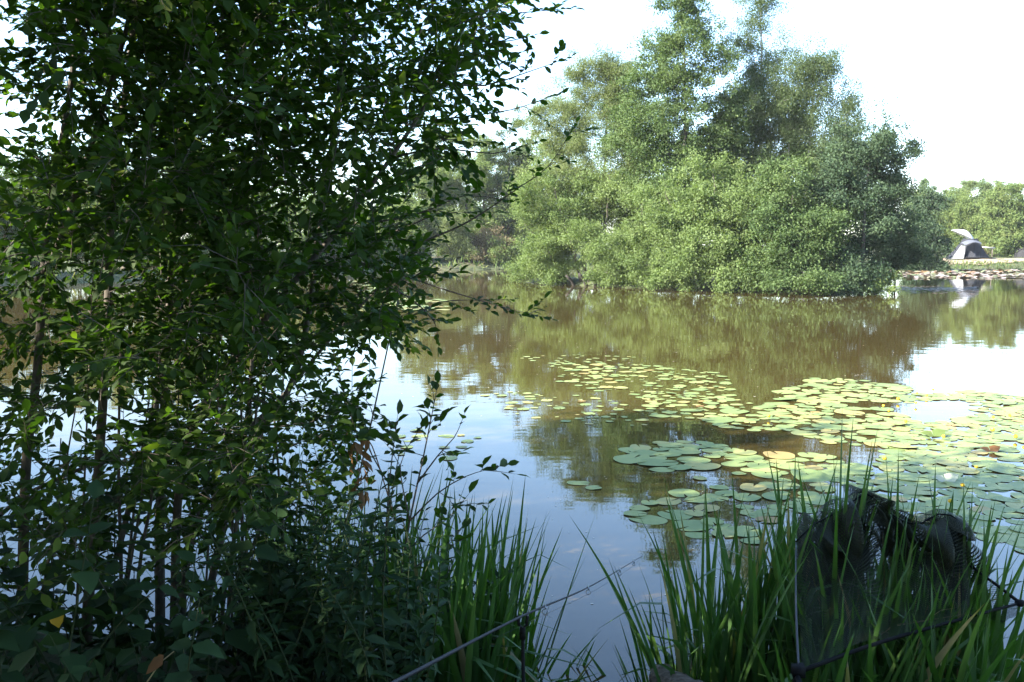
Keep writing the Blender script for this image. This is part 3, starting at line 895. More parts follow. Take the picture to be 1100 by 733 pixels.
def tuft(seed, px, d, n, hmax, label, group, spread=.35, lean_bias=(0, 0), special=(), z=None, wid=(.019, .035), hmin=.5):
    rng = np.random.default_rng(seed)
    b = P(px, 733, d)
    b[2] = max(gz1(b[0], b[1]), -.25) if z is None else z
    mb = MB()
    for i in range(int(n * 1.75)):
        a = rng.uniform(0, 2 * math.pi)
        r = abs(rng.normal(0, .05))
        base = b + np.array([math.cos(a) * r, math.sin(a) * r, -.03])
        ln = abs(rng.normal(0, spread * .6))
        vec = np.array([math.cos(a) * ln + lean_bias[0], math.sin(a) * ln + lean_bias[1]])
        h = hmax * 1.22 * rng.uniform(hmin, 1.0)
        kink = (rng.uniform(.5, .8), rng.uniform(.7, 1.6)) if rng.random() < .25 else None
        blade(mb, rng, base, h, math.atan2(vec[1], vec[0]), np.hypot(*vec), rng.uniform(*wid), kink, rng.uniform(.0, .35), 1.0 if rng.random() < .05 else min(.88, rng.normal(.5, .22)))
    for (tx, ty, td, wd, kk) in special:      # blades whose tip reaches a given spot
        e = P(tx, ty, td)
        v = e - b
        hv = np.hypot(v[0], v[1])
        blade(mb, rng, b + rng.normal(0, .01, 3) * [1, 1, 0], v[2] * 1.03 + .12 * hv, math.atan2(v[1], v[0]), hv - .04 * v[2], wd, kk, .08, rng.normal(.45, .15), face=rng.normal(0, .4))
    return tag(mb.build('reed_tuft', M['reed'], origin=b), label, 'reeds', group)


GR = 'green reed tufts round the landing net'
GL = 'green reed tufts left of the fishing rod'
GB = 'reed tufts in the dark behind the near shrubs'
LR = 'green blade leaved reed tuft in the clump round the black landing net'
LL = 'green blade leaved reed tuft in the clump just left of the fishing rod'
LB = 'dark reed tuft seen against the water between the near shrub stems'
tuft(401, 893, 3.75, 10, 1.15, 'tallest reed tuft, two long upright blades rising above the black net', GR, .2,
     special=[(900, 446, 3.9, .024, None), (917, 455, 3.85, .026, None), (935, 480, 3.8, .022, None), (911, 500, 3.9, .02, None), (944, 468, 3.9, .02, None)], hmin=.6)
tuft(402, 958, 3.8, 10, 1.05, LR, GR, .2, special=[(963, 492, 3.9, .022, None), (950, 497, 3.8, .02, None), (976, 560, 3.8, .02, None)])
tuft(403, 1035, 3.7, 9, 1.0, 'reed tuft with two straight blades at the right end of the black net', GR, .2, special=[(1034, 520, 3.75, .024, None), (1040, 543, 3.75, .026, None), (998, 519, 3.9, .018, None), (1020, 560, 3.8, .02, None)])
tuft(404, 1060, 3.5, 10, .85, LR, GR, .3, (.06, 0), special=[(1064, 560, 3.5, .022, None), (1080, 590, 3.5, .02, None), (1096, 650, 3.5, .03, (.6, 1.2))])
tuft(405, 705, 3.75, 8, .46, 'short reed tuft leaning left over the open water beside the weathered log', GR, .3, (-.12, 0), special=[(664, 664, 3.8, .014, None), (698, 640, 3.7, .018, None), (676, 722, 3.5, .016, None)])
for i, (px, d, h, n) in enumerate([(728, 3.8, .72, 13), (748, 3.6, .9, 13), (768, 3.9, 1.0, 14), (786, 3.7, 1.02, 14), (800, 3.95, 1.08, 14), (818, 3.65, .98, 14), (836, 3.85, 1.05, 14), (850, 4.0, 1.05, 13), (868, 3.7, 1.0, 14),
                                   (880, 4.0, 1.05, 12), (905, 3.55, .85, 13), (925, 3.95, 1.0, 13), (940, 3.6, .85, 13), (975, 3.6, .85, 13), (990, 3.95, .95, 13), (1010, 3.6, .85, 12), (1025, 3.9, .9, 10), (1080, 3.75, .75, 9), (755, 4.1, .8, 10), (890, 3.4, .7, 9), (960, 3.4, .66, 9), (1035, 3.35, .62, 9), (1085, 3.4, .6, 9),
        (862, 4.15, .95, 14), (885, 4.2, 1.0, 14), (908, 4.15, 1.0, 14), (930, 4.2, 1.0, 14), (952, 4.15, .95, 14), (975, 4.2, .95, 14), (998, 4.15, .95, 14), (1020, 4.2, .95, 13), (915, 3.3, .62, 11), (945, 3.25, .55, 10), (985, 3.3, .62, 11), (875, 3.25, .58, 10), (1015, 3.2, .6, 10), (1055, 3.2, .55, 10), (935, 3.8, .98, 12), (985, 3.8, .92, 12), (1010, 3.75, .95, 12)]):
    tuft(420 + i, px, d, n, h, LR, GR, .22 if px < 1020 else .3, (-.03 if px < 760 else .02, 0))
tuft(450, 545, 3.9, 12, .9, 'reed tuft with a broken blade bent flat, nearest the fishing rod', GL, .25, (.03, 0),
     special=[(566, 516, 4.0, .022, None), (591, 556, 3.9, .02, None), (560, 575, 3.9, .02, None), (536, 548, 4.0, .014, None), (572, 522, 4.0, .014, (.72, 1.5)), (603, 700, 3.7, .014, None)], hmin=.5)
for i, (px, d, h, n) in enumerate([(455, 4.1, .95, 11), (470, 3.9, .95, 11), (485, 4.2, .95, 11), (500, 3.9, .9, 12), (512, 4.1, .92, 12), (525, 3.8, .85, 12), (538, 4.15, .88, 11), (556, 4.0, .75, 11), (570, 3.8, .55, 9), (580, 4.0, .45, 8), (440, 4.2, 1.0, 10), (425, 3.9, .95, 10), (448, 3.7, .85, 11), (470, 3.6, .8, 11), (492, 3.65, .8, 11), (515, 3.6, .7, 10)]):
    tuft(460 + i, px, d, n, h, LL, GL, .22, (.03, 0))
for i, (px, d, h, n) in enumerate([(270, 4.5, 1.0, 12), (300, 4.4, 1.0, 13), (325, 4.6, 1.1, 12), (345, 4.3, 1.0, 12), (365, 4.5, 1.05, 11), (390, 4.4, 1.05, 11), (415, 4.5, 1.05, 10), (240, 4.7, .9, 9)]):
    tuft(480 + i, px, d, n, h, LB, GB, .35, (0, 0), wid=(.010, .019))


# ------------------------------------------------------------------ undergrowth: nettles, broad-leaved plants
def nettle_mesh(seed, h, leaf=.075, pairs=9, tpl=OVATE_LEAF, asp=.5):
    rng = np.random.default_rng(seed)
    bend = rng.normal(0, .22, 2)
    t = np.linspace(0, 1, 10)
    pts = np.stack([bend[0] * t ** 2, bend[1] * t ** 2, h * t], -1)
    ms, ml = MB(), MB()
    ms.tube(pts, np.linspace(.004, .0015, 10), 5)
    pos, ax, nr, Ls = [], [], [], []
    for i in range(pairs):
        f = .15 + .85 * (i / (pairs - 1)) ** .8
        p = np.array([np.interp(f, t, pts[:, k]) for k in range(3)])
        a0 = i * math.pi / 2 + rng.normal(0, .3)
        for s in (0, 1):
            a = a0 + s * math.pi
            ax.append([math.cos(a), math.sin(a), -.35 + .9 * f ** 4 + rng.normal(0, .15)])
            nr.append(norm(np.array([0, 0, 1.0]) + rng.normal(0, .25, 3)))
            pos.append(p)
            Ls.append(leaf * (1.1 - .55 * f ** 2) * rng.uniform(.8, 1.2))
    Ls = np.array(Ls)
    add_leaves(ml, pos, ax, nr, Ls, Ls * asp, np.clip(rng.normal(.5, .2, len(Ls)), 0, 1), tpl)
    return ms, ml


def plant_set(protos, spots, name, label, cat, group, rng):
    """protos: list of (stem MB, leaf MB); first placement builds, the rest are copies"""
    made = []
    for ms, ml in protos:
        r = empty(name, (0, 0, 0), label, cat, group)
        ms.build('stem', M['darkstalk'], r)
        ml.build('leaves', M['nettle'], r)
        made.append([r, False])
    for i, (px, d, s) in enumerate(spots):
        src = made[i % len(made)]
        p = P(px, 733, d)
        if not src[1]:
            src[1] = True
            r = src[0]
        else:
            r = src[0].copy()
            C.objects.link(r)
            for ch in [c for c in bpy.data.objects if c.parent == src[0]]:
                c = ch.copy()
                C.objects.link(c)
                c.parent = r
        r.location = (float(p[0]), float(p[1]), max(gz1(p[0], p[1]), 0.0) - .01)
        r.rotation_euler = (rng.normal(0, .14), rng.normal(0, .14), rng.uniform(0, 6.28))
        r.scale = (s, s, s)


rng = np.random.default_rng(500)
spots = [(rng.uniform(270, 455), rng.uniform(2.9, 3.9), rng.uniform(.6, 1.1)) for _ in range(90)]
plant_set([nettle_mesh(510 + i, .60 + .07 * i, .085, 15, asp=.36) for i in range(5)], spots, 'nettle_plant', 'green nettle like plant with paired pointed leaves, in the dark thicket left of the rod', 'plant', 'nettles in the thicket left of the rod', rng)
spots = [(rng.uniform(-60, 290), rng.uniform(2.6, 3.9), rng.uniform(.6, 1.15)) for _ in range(44)]
plant_set([nettle_mesh(530 + i, .55 + .07 * i, .12, 6, asp=.72) for i in range(5)], spots, 'broad_leaved_plant', 'dark plant with broad rounded leaves at the foot of the near shrubs', 'plant', 'broad leaved plants below the shrubs', rng)
# withered leaves that catch the eye low on the left
for (px, py, d, dirv, L, W, lab) in [(60, 655, 2.75, (.05, 0, -1), .062, .05, 'single yellow heart shaped leaf hanging low at the left edge')]:
    mb = MB()
    p = P(px, py, d)
    add_leaves(mb, [p], [dirv], [(0.1, -1, .1)], L, W, .5, OVATE_LEAF)
    mb.tube([p, p + np.array([.01, 0.02, .05]), p + np.array([.03, .06, .10])], .0012, 4, mat=1)
    tag(mb.build('yellow_leaf', [M['yellow'], M['stalk']], origin=p), lab, 'leaf')
root = empty('withered_twig', P(168, 716, 2.8), 'pale dry stem with a folded orange brown leaf, low below the shrub stems', 'leaf')
mb = MB()
a, b = P(172, 712, 2.8), P(206, 684, 2.85)
mb.tube([P(150, 745, 2.8), a, b], [.0025, .002, .001], 5)
mb.build('stem', plain_mat('straw_stem', (.45, .36, .18), .6), root)
mb = MB()
add_leaves(mb, [P(176, 704, 2.78)] * 2, [P(163, 718, 2.76) - P(176, 704, 2.78), P(166, 716, 2.8) - P(176, 704, 2.78)], [(.3, -1, .4), (-.5, -.6, .6)], .075, .035, [.2, .8], OVATE_LEAF)
mb.build('leaf', M['drybrown'], root)
# ground cover on the near bank
mb = MB()
n = 9000
xx, yy = rng.uniform(-4, 3.5, n), rng.uniform(1.2, 4.6, n)
ok = sdist(POND, xx, yy) < .1
xx, yy = xx[ok], yy[ok]
zz = gz(xx, yy) + rng.random(len(xx)) * .12
add_leaves(mb, np.stack([xx, yy, zz], -1), rnd_dirs(rng, len(xx), .5), rnd_dirs(rng, len(xx), 2), rng.uniform(.04, .11, len(xx)), rng.uniform(.015, .05, len(xx)), rng.random(len(xx)), FAR_LEAF)
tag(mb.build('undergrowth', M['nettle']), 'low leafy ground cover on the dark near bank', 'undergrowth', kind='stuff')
# rough grass on the far bank
mb = MB()
n = 26000
xx, yy = rng.uniform(20, 56, n), rng.uniform(75, 96, n)
sd = -sdist(POND, xx, yy)
ok = (sd > -.1) & ((sd < 1.5) | (rng.random(n) < .35)) & ~((sd > 1.6) & (sd < 7) & (xx > 35) & (xx < 46))
xx, yy = xx[ok], yy[ok]
zz = gz(xx, yy)
L = np.where(-sdist(POND, xx, yy) < 1.7, rng.uniform(.15, .42, len(xx)), rng.uniform(.06, .16, len(xx)))
add_leaves(mb, np.stack([xx, yy, zz], -1), rnd_dirs(rng, len(xx), 2.2), rnd_dirs(rng, len(xx)), L, L * .18, rng.random(len(xx)), FAR_LEAF)
xx, yy = rng.uniform(-34, 20, 14000), rng.uniform(36, 84, 14000)
sd = -sdist(POND, xx, yy)
ok = (sd > -.1) & (sd < 1.5) & (sdist(ISLE, xx, yy) < -3)
xx, yy = xx[ok], yy[ok]
L = rng.uniform(.3, .8, len(xx))
add_leaves(mb, np.stack([xx, yy, gz(xx, yy)], -1), rnd_dirs(rng, len(xx), 2.2), rnd_dirs(rng, len(xx)), L, L * .2, rng.random(len(xx)), FAR_LEAF)
tag(mb.build('grass', M['grass']), 'rough grass along the far water edge and round the tent', 'grass', kind='stuff')

# ------------------------------------------------------------------ lily pads
def pad_template(seed, k=22):
    rng = np.random.default_rng(seed)
    th = np.linspace(.13, 2 * math.pi - .13, k)
    ph = rng.uniform(0, 6.28, 3)
    rr = 1 + .05 * np.sin(2 * th + ph[0]) + .03 * np.sin(3 * th + ph[1]) + .10 * np.cos(th) * -1 * .6
    V = [(.12, 0, 0)]
    for f in (.55, 1.0):
        z = .016 * f * np.sin(3 * th + ph[2]) + (.03 * np.maximum(0, np.sin((2 + seed % 2) * th + ph[1]) - .35) if f == 1 else 0)
        V += list(np.stack([f * rr * np.cos(th), f * .86 * rr * np.sin(th), z], -1))
    T = []
    for i in range(k - 1):
        T += [[0, 1 + i, 2 + i], [1 + i, 1 + k + i, 2 + k + i], [1 + i, 2 + k + i, 2 + i]]
    return np.array(V, float), np.array(T)


PT = [pad_template(600 + i) for i in range(8)]


def G(px, py, z=0.0):
    a, b = P(px, py, 1.0), np.array([0, 0, CAM_H])
    v = a - b
    return b + v * ((z - CAM_H) / v[2])


def in_poly(poly, x, y):
    return sdist(np.array(poly, float), np.array([x]), np.array([y]))[0] > 0


rng = np.random.default_rng(620)
zones = [  # polygon in photo pixels, tries, radius range, overlap factor, group
    ([(690, 462), (740, 452), (800, 440), (845, 418), (880, 406), (975, 405), (985, 440), (930, 470), (905, 520), (840, 530), (760, 480), (735, 475)], 1700, (.06, .19), .66, 'sun'),
    ([(975, 425), (1040, 420), (1130, 430), (1130, 600), (1060, 580), (1040, 560), (960, 560), (905, 560), (900, 500), (940, 465)], 3400, (.07, .18), .6, 'right'),
    ([(670, 480), (735, 470), (770, 480), (770, 505), (720, 510), (680, 500)], 90, (.08, .20), .62, 'shade'),
    ([(670, 545), (760, 525), (900, 520), (905, 575), (800, 585), (740, 578), (690, 560)], 120, (.07, .15), .62, 'shade'),
    ([(735, 500), (880, 490), (900, 525), (760, 530)], 40, (.06, .14), 1.0, 'shade'),
    ([(590, 388), (690, 392), (780, 402), (790, 425), (690, 430), (600, 412)], 260, (.03, .12), .75, 'small'),
    ([(520, 420), (640, 425), (700, 445), (690, 460), (600, 455), (520, 440)], 120, (.02, .09), 1.2, 'small'),
    ([(690, 420), (790, 425), (820, 440), (740, 452), (690, 445)], 170, (.03, .14), .8, 'small'),
    ([(615, 515), (660, 518), (655, 530), (620, 528)], 6, (.05, .09), .9, 'small'),
    ([(540, 385), (620, 380), (700, 385), (640, 395)], 40, (.03, .07), 1.2, 'small'),
    ([(430, 320), (480, 322), (480, 334), (430, 333)], 70, (.14, .24), .7, 'left'),
    ([(380, 300), (440, 312), (430, 330), (380, 340)], 90, (.14, .24), .8, 'left'),
    ([(425, 465), (470, 455), (520, 470), (470, 500), (425, 490)], 30, (.04, .10), 1.1, 'small'),
]
pads = []
for poly, tries, rr, ov, zn in zones:
    P2 = np.array([G(*p)[:2] for p in poly])
    lo, hi = P2.min(0), P2.max(0)
    n = 0
    loc = []
    for _ in range(tries * 6):
        if n >= tries:
            break
        x, y = rng.uniform(lo[0], hi[0]), rng.uniform(lo[1], hi[1])
        if sdist(P2, np.array([x]), np.array([y]))[0] < 0:
            continue
        n += 1
        r = rr[0] + (rr[1] - rr[0]) * rng.random() ** 1.35
        # ragged gaps inside the raft
        if zn in ('sun', 'right') and math.sin(x * 2.1 + 1.3 * math.sin(y * 1.4)) + math.sin(y * 2.3 + x) + .5 * math.sin(5.1 * x - 3.7 * y) < (-.75 if zn == 'sun' else -.85):
            continue
        if all((x - a) ** 2 + (y - b) ** 2 > (ov * (r + c)) ** 2 for a, b, c, _ in pads):
            pads.append((x, y, r, zn))
vis = [(r / y, x, y, r, zn) for x, y, r, zn in pads]
vis.sort(reverse=True)
print('pads', len(vis))
meshes = {}
PADLAB = {'sun': ('pale green lily pad in the sunlit raft beyond the reeds', 'lily pads of the sunlit middle raft'),
          'right': ('yellowish green lily pad in the raft on sky blue water at the right', 'lily pads of the right raft'),
          'shade': ('blue green lily pad in the shaded front edge of the raft', 'lily pads of the shaded front edge'),
          'small': ('small lily pad scattered on the brown water left of the main raft', 'small scattered lily pads'),
          'left': ('lily pad floating far off beside the near shrub', 'far lily pads left of the island')}
rest = MB()
for i, (_, x, y, r, zn) in enumerate(vis):
    k = i % len(PT)
    z = .0015 + .0018 * (i % 4) + rng.random() * .001
    tilt = rng.normal(0, .007, 2) if rng.random() > .05 else rng.normal(0, .07, 2)
    a = rng.uniform(0, 6.28)
    z += r * np.abs(tilt).max() * .5
    if i < 300:
        if k not in meshes:
            mb = MB()
            mb.add(PT[k][0], PT[k][1], 0.0)
            o = mb.build('lily_pad', M['pad'])
            meshes[k] = o.data
        else:
            o = bpy.data.objects.new('lily_pad', meshes[k])
            C.objects.link(o)
        o.location = (x, y, z)
        o.rotation_euler = (tilt[0], tilt[1], a)
        o.scale = (r, r, r)
        tag(o, PADLAB[zn][0], 'lily pad', PADLAB[zn][1])
    else:
        V = PT[k][0] * r
        V = np.stack([V[:, 0] * math.cos(a) - V[:, 1] * math.sin(a), V[:, 0] * math.sin(a) + V[:, 1] * math.cos(a), V[:, 2]], -1)
        V[:, 2] += V[:, 0] * tilt[0] + V[:, 1] * tilt[1]
        rest.add(V + np.array([x, y, z]), PT[k][1], rng.random())
tag(rest.build('small_lily_pads', M['pad']), 'the many smaller lily pads scattered through the rafts', 'lily pads', kind='stuff')
# far carpet of pads below the camp, pale and pinkish with upturned leaves
mb = MB()
for i in range(2600):
    px, py = rng.uniform(955, 1180), rng.uniform(290.5, 299)
    if py > 297 and rng.random() < .5:
        continue
    p = G(px, py)
    V, T = PT[i % len(PT)]
    r = rng.uniform(.10, .22)
    a = rng.uniform(0, 6.28)
    V = V * r
    V = np.stack([V[:, 0] * math.cos(a) - V[:, 1] * math.sin(a), V[:, 0] * math.sin(a) + V[:, 1] * math.cos(a), V[:, 2]], -1)
    tl = rng.normal(0, .16, 2)
    V[:, 2] += V[:, 0] * tl[0] + V[:, 1] * tl[1]
    V[:, 2] += .01 + rng.random() * .02 + r * np.abs(tl).max() * .8
    mb.add(V + np.array([p[0], p[1], 0]), T, rng.random())
for i in range(500):  # small pale pads stand in for wind glitter and sheen on the water
    px, py = rng.uniform(900, 1050), rng.normal(311, 1.6)
    p = G(px, py)
    V, T = PT[i % len(PT)]
    r = rng.uniform(.05, .13)
    mb.add(V * r * np.array([1, 1, .5]) + np.array([p[0], p[1], .008 + rng.random() * .004]), T, rng.uniform(.2, .5))
tag(mb.build('far_lily_carpet_and_glitter', M['pad_pink']), 'distant pinkish white carpet of lily pads in front of the camp bank, with water glitter built as pale pads', 'lily pads', kind='stuff')
# specks of floating litter
mb = MB()
for i in range(800):
    px, py = rng.uniform(420, 1100), 320 + 330 * rng.random() ** 3.0
    p = G(px, py)
    if sdist(ISLE, p[:1], p[1:2])[0] > -.5:
        continue
    r = rng.uniform(.005, .014) * (1 if py < 430 else .5)
    a = rng.uniform(0, 6.28)
    mb.add([p + np.array([r * math.cos(a + k * 1.57) * (1.5 if k % 2 else .7), r * math.sin(a + k * 1.57), .003]) for k in range(4)], [[0, 1, 2], [0, 2, 3]])
tag(mb.build('floating_specks', plain_mat('pale_fluff', (.55, .52, .42), .8)), 'pale specks of seed fluff floating on the water', 'specks', kind='stuff')

# yellow water lily flowers
fl = [(983, 432), (995, 424), (1003, 418), (955, 440), (965, 428), (947, 434), (1014, 468), (1067, 462), (952, 492), (1022, 537), (985, 421), (838, 545), (1036, 520), (1093, 468), (1087, 445), (1100, 480), (826, 446), (1068, 447), (1050, 500), (974, 452)]
pr = empty('yellow_water_lily', (0, 0, 0))
ms, mp = MB(), MB()
ms.tube([(0, 0, -.25), (0.006, 0, 0), (0.012, 0, .045)], [.004, .004, .0035], 6)
ms.build('stem', M['stalk'], pr)
for k in range(5):
    a = k * 2 * math.pi / 5
    th = np.linspace(a - .75, a + .75, 5)
    V, T = [], []
    for j, (rr, zz) in enumerate([(.004, .045), (.022, .052), (.028, .072), (.020, .090)]):
        for q in th:
            V.append((.012 + (rr + .0015 * (k % 2)) * math.cos(q), (rr + .0015 * (k % 2)) * math.sin(q), zz))
    for j in range(3):
        for q in range(4):
            i0 = j * 5 + q
            T += [[i0, i0 + 1, i0 + 6], [i0, i0 + 6, i0 + 5]]
    mp.add(V, T)
mp.ball((.012, 0, .068), .012, .012, .012, 8, 5)
mp.build('petals', M['petal'], pr)
FLAB = 'small yellow water lily bud standing just above the pads of the raft'
for i, (px, py) in enumerate(fl):
    o = pr
    if i:
        o = pr.copy()
        C.objects.link(o)
        for ch in [c for c in bpy.data.objects if c.parent == pr]:
            c = ch.copy()
            C.objects.link(c)
            c.parent = o
    p = G(px, py, .05)
    o.location = (float(p[0]), float(p[1]), 0)
    s = rng.uniform(.5, .8)
    o.scale = (s, s, s)
    o.rotation_euler = (rng.normal(0, .15), rng.normal(0, .15), rng.uniform(0, 6))
    tag(o, FLAB, 'flower', 'yellow water lily buds on the raft')

# single leaves turned up out of the raft
for (px, py, L, m_, lab) in [(1003, 469, .20, 'hedge', 'bright green lily leaf curled up out of the raft'), (1016, 517, .17, 'pale', 'pale whitish underside of a lily leaf turned up in the raft'), (1064, 485, .15, 'drybrown', 'dry red brown leaf lying on the right hand raft')]:
    if m_ == 'pale':
        M['pale'] = leaf_mat('pale_underside', [(0, (.42, .45, .32)), (1, (.46, .48, .36))], .2)
    mb = MB()
    p = G(px, py, .01)
    add_leaves(mb, [p, p], [(1, .2, .55), (-.9, .3, .35)], [(-.4, -.5, 1), (.4, -.6, 1)], [L * .75, L * .65], [L * .7, L * .6], [.4, .7], OVATE_LEAF)
    tag(mb.build('upturned_leaf', M[m_], origin=p), lab, 'leaf')

# ------------------------------------------------------------------ fishing rod on its bank stick
M['rod'] = plain_mat('rod_blank', (.020, .021, .026), .6, 0, .1, 20, .2)
M['steel'] = plain_mat('dull_steel', (.30, .31, .33), .35, .8, .1, 20)
M['black'] = plain_mat('matt_black', (.007, .007, .007), .7, 0, .2, 30, .1)
M['cork'] = plain_mat('cork_handle', (.35, .22, .11), .8, 0, .25, 60)
root = empty('fishing_rod', P(428, 733, 2.2), 'thin dark fishing rod reaching out over the water', 'fishing rod')
rp = [P(350, 790, 1.65), P(430, 730, 2.2), P(561, 662, 3.0), P(632, 631, 3.75), P(690, 597.5, 4.6)]
dv = rp[1] - rp[2]
q = resample([rp[1] + dv * .85] + rp[1:], .08)
mb = MB()
mb.tube(q, np.linspace(.0068, .0013, len(q)), 8)
mb.build('blank', M['rod'], root)
mb = MB()
hb = q[0]
hd = norm(q[0] - q[3])
mb.tube([hb + hd * .02, hb + hd * .30, hb + hd * .55], [.011, .013, .013], 10)
mb.build('handle', M['cork'], root)
tip = []
for (px, py, d, rr) in [(582, 653, 3.2, .011), (632, 631, 3.75, .0095), (660.5, 614.5, 4.2, .008), (681, 602.5, 4.48, .006)]:
    c = q[np.argmin(np.linalg.norm(q - P(px, py, d), axis=1))]
    cc = c + np.array([0, 0, -rr - .012])
    tip.append(cc + np.array([0, 0, -rr * .8]))
    g = MB()
    g.ring(cc, norm(q[-1] - q[0]), rr, .0016)
    g.tube([c, cc + np.array([0, 0, rr])], .0016, 5)
    g.tube([c - np.array([.0, .02, .0]), c + np.array([0, .02, 0])], .0035, 6)
    g.build('guide', M['steel'], root)
mb = MB()
mb.tube(resample([tip[0] + (tip[0] - tip[1]) * .9] + tip + [q[-1]], .1), .0006, 4)
mb.build('line', M['rod'], root)
root = empty('bank_stick', P(563, 735, 3.0) * np.array([1, 1, 0]), 'black bank stick with a small fork holding up the fishing rod', 'rod rest')
a = P(561.5, 668, 3.0)
mb = MB()
mb.tube([[a[0] + .012, a[1], -.3], a - np.array([0, 0, .02])], .006, 8)
mb.build('pole', M['black'], root)
mb = MB()
mb.tube([a - np.array([.016, 0, -.02]), a - np.array([.013, 0, .012]), a - np.array([0, 0, .022]), a + np.array([.013, 0, -.012]), a + np.array([.016, 0, .02])], .0055, 7)
mb.tube([a - np.array([0, 0, .06]), a - np.array([0, 0, .02])], .010, 8)
mb.build('fork', M['black'], root)

# ------------------------------------------------------------------ landing net lying over the reeds
def net_mat(name='black_net_mesh', th=.21):
    m, nt, b, out = new_mat(name)
    uv = nt.nodes.new('ShaderNodeUVMap')
    mp = nt.nodes.new('ShaderNodeMapping')
    mp.inputs['Rotation'].default_value = (0, 0, R(45))
    mp.inputs['Scale'].default_value = (1, 1, 1)
    nt.links.new(uv.outputs[0], mp.inputs[0])
    sx = nt.nodes.new('ShaderNodeSeparateXYZ')
    nt.links.new(mp.outputs[0], sx.inputs[0])
    outs = []
    for ax in (0, 1):
        f = nt.nodes.new('ShaderNodeMath')
        f.operation = 'FRACT'
        nt.links.new(sx.outputs[ax], f.inputs[0])
        l = nt.nodes.new('ShaderNodeMath')
        l.operation = 'LESS_THAN'
        l.inputs[1].default_value = th
        nt.links.new(f.outputs[0], l.inputs[0])
        outs.append(l)
    mxm = nt.nodes.new('ShaderNodeMath')
    mxm.operation = 'MAXIMUM'
    nt.links.new(outs[0].outputs[0], mxm.inputs[0])
    nt.links.new(outs[1].outputs[0], mxm.inputs[1])
    nt.links.new(mxm.outputs[0], b.inputs['Alpha'])
    b.inputs['Base Color'].default_value = (.017, .021, .009, 1)
    b.inputs['Roughness'].default_value = .6
    b.inputs['Specular IOR Level'].default_value = .2
    return m


def net_sheet(name, parent, bottom, top, sag, seed, nu=60, nv=26, cell=.009, wr=.012, mat='net'):
    rng = np.random.default_rng(seed)
    B, T = resample(bottom, .03), resample(top, .03)
    fb = np.stack([np.interp(np.linspace(0, 1, nu), np.linspace(0, 1, len(B)), B[:, k]) for k in range(3)], -1)
    ft = np.stack([np.interp(np.linspace(0, 1, nu), np.linspace(0, 1, len(T)), T[:, k]) for k in range(3)], -1)
    v = np.linspace(0, 1, nv)[:, None, None]
    V = fb[None] * (1 - v) + ft[None] * v
    s = np.sin(np.pi * v[..., 0])
    V[..., 2] -= sag * s
    u = np.linspace(0, 1, nu)[None]
    for _ in range(5):
        a, bq, c = rng.uniform(8, 34), rng.uniform(-6, 6), rng.uniform(0, 6.28)
        V[..., 1] += wr * np.sin(a * u + bq * v[..., 0] + c) * (.35 + s)
        V[..., 2] += wr * .6 * np.sin(a * .8 * u - bq * v[..., 0] + 2 * c) * s
    me = bpy.data.meshes.new(name)
    off = parent_world(parent)
    faces = [(j * nu + i, j * nu + i + 1, (j + 1) * nu + i + 1, (j + 1) * nu + i) for j in range(nv - 1) for i in range(nu - 1)]
    me.from_pydata([tuple(float(q) for q in p) for p in (V.reshape(-1, 3) - off)], [], faces)
    uvl = me.uv_layers.new(name='UVMap')
    wu = np.linalg.norm(np.diff(V, axis=1), axis=-1).mean() * (nu - 1) / cell
    wv = np.linalg.norm(np.diff(V, axis=0), axis=-1).mean() * (nv - 1) / cell
    vi = np.zeros(len(me.loops), np.int32)
    me.loops.foreach_get('vertex_index', vi)
    uv = np.stack([(vi % nu) / (nu - 1) * wu, (vi // nu) / (nv - 1) * wv], -1)
    uvl.data.foreach_set('uv', uv.astype(np.float32).ravel())
    me.polygons.foreach_set('use_smooth', np.ones(len(faces), bool))
    me.materials.append(M[mat])
    o = bpy.data.objects.new(name, me)
    C.objects.link(o)
    o.parent = parent
    return o


M['net'] = net_mat()
M['net_dense'] = net_mat('gathered_net_mesh', .42)
M['arm'] = plain_mat('grey_net_arm', (.06, .062, .066), .5, .1, .1, 30, .3)
sp = P(858, 722, 3.05)
tA, tB = P(855, 583, 3.75), P(1096, 648, 3.5)
root = empty('landing_net', sp * np.array([1, 1, 0]), 'black triangular landing net lying draped over the right hand reeds', 'landing net')
mb = MB()
q = resample([sp, P(855, 650, 3.35), tA], .06)
mb.tube(q, np.linspace(.0048, .003, len(q)), 7)
tag(mb.build('arm', M['arm'], root), 'thin pale grey arm standing up at the left')
mb = MB()
q = resample([sp, P(940, 692, 3.2), P(1030, 666, 3.37), tB], .06)
mb.tube(q, np.linspace(.008, .005, len(q)), 8)
tag(mb.build('arm', M['black'], root), 'thick black arm along the front')
mb = MB()
mb.box(sp - np.array([.022, .016, .018]), (.044, .01, 0), (0, .032, .006), (0, 0, .034))
mb.ball(sp + np.array([-.012, -.012, -.03]), .012, .012, .02, 8, 6)
mb.tube([sp + np.array([-.01, -.02, -.01]), sp + np.array([-.02, -.5, -.16]), sp + np.array([-.04, -1.3, -.40])], .010, 8)
mb.build('spreader_block', M['black'], root)
mb = MB()
mb.ball(tB, .022, .02, .014, 8, 6)
mb.tube([tB, P(1070, 628, 3.6), P(1036, 604, 3.75)], [.007, .006, .004], 6)
mb.build('corner_cap', M['black'], root)
front = [sp + np.array([.01, 0, .01]), P(940, 688, 3.22), P(1030, 663, 3.38), tB]
ridge = [tA, P(872, 566, 3.8), P(890, 556, 3.85), P(910, 545, 3.88), P(930, 531, 3.9), P(948, 545, 3.88), P(968, 560, 3.85), P(990, 563, 3.85), P(1008, 553, 3.85), P(1033, 562, 3.8), P(1042, 605, 3.75), P(1070, 628, 3.62), tB]
net_sheet('mesh', root, front, ridge, .10, 701, wr=.02, nu=110, nv=50)
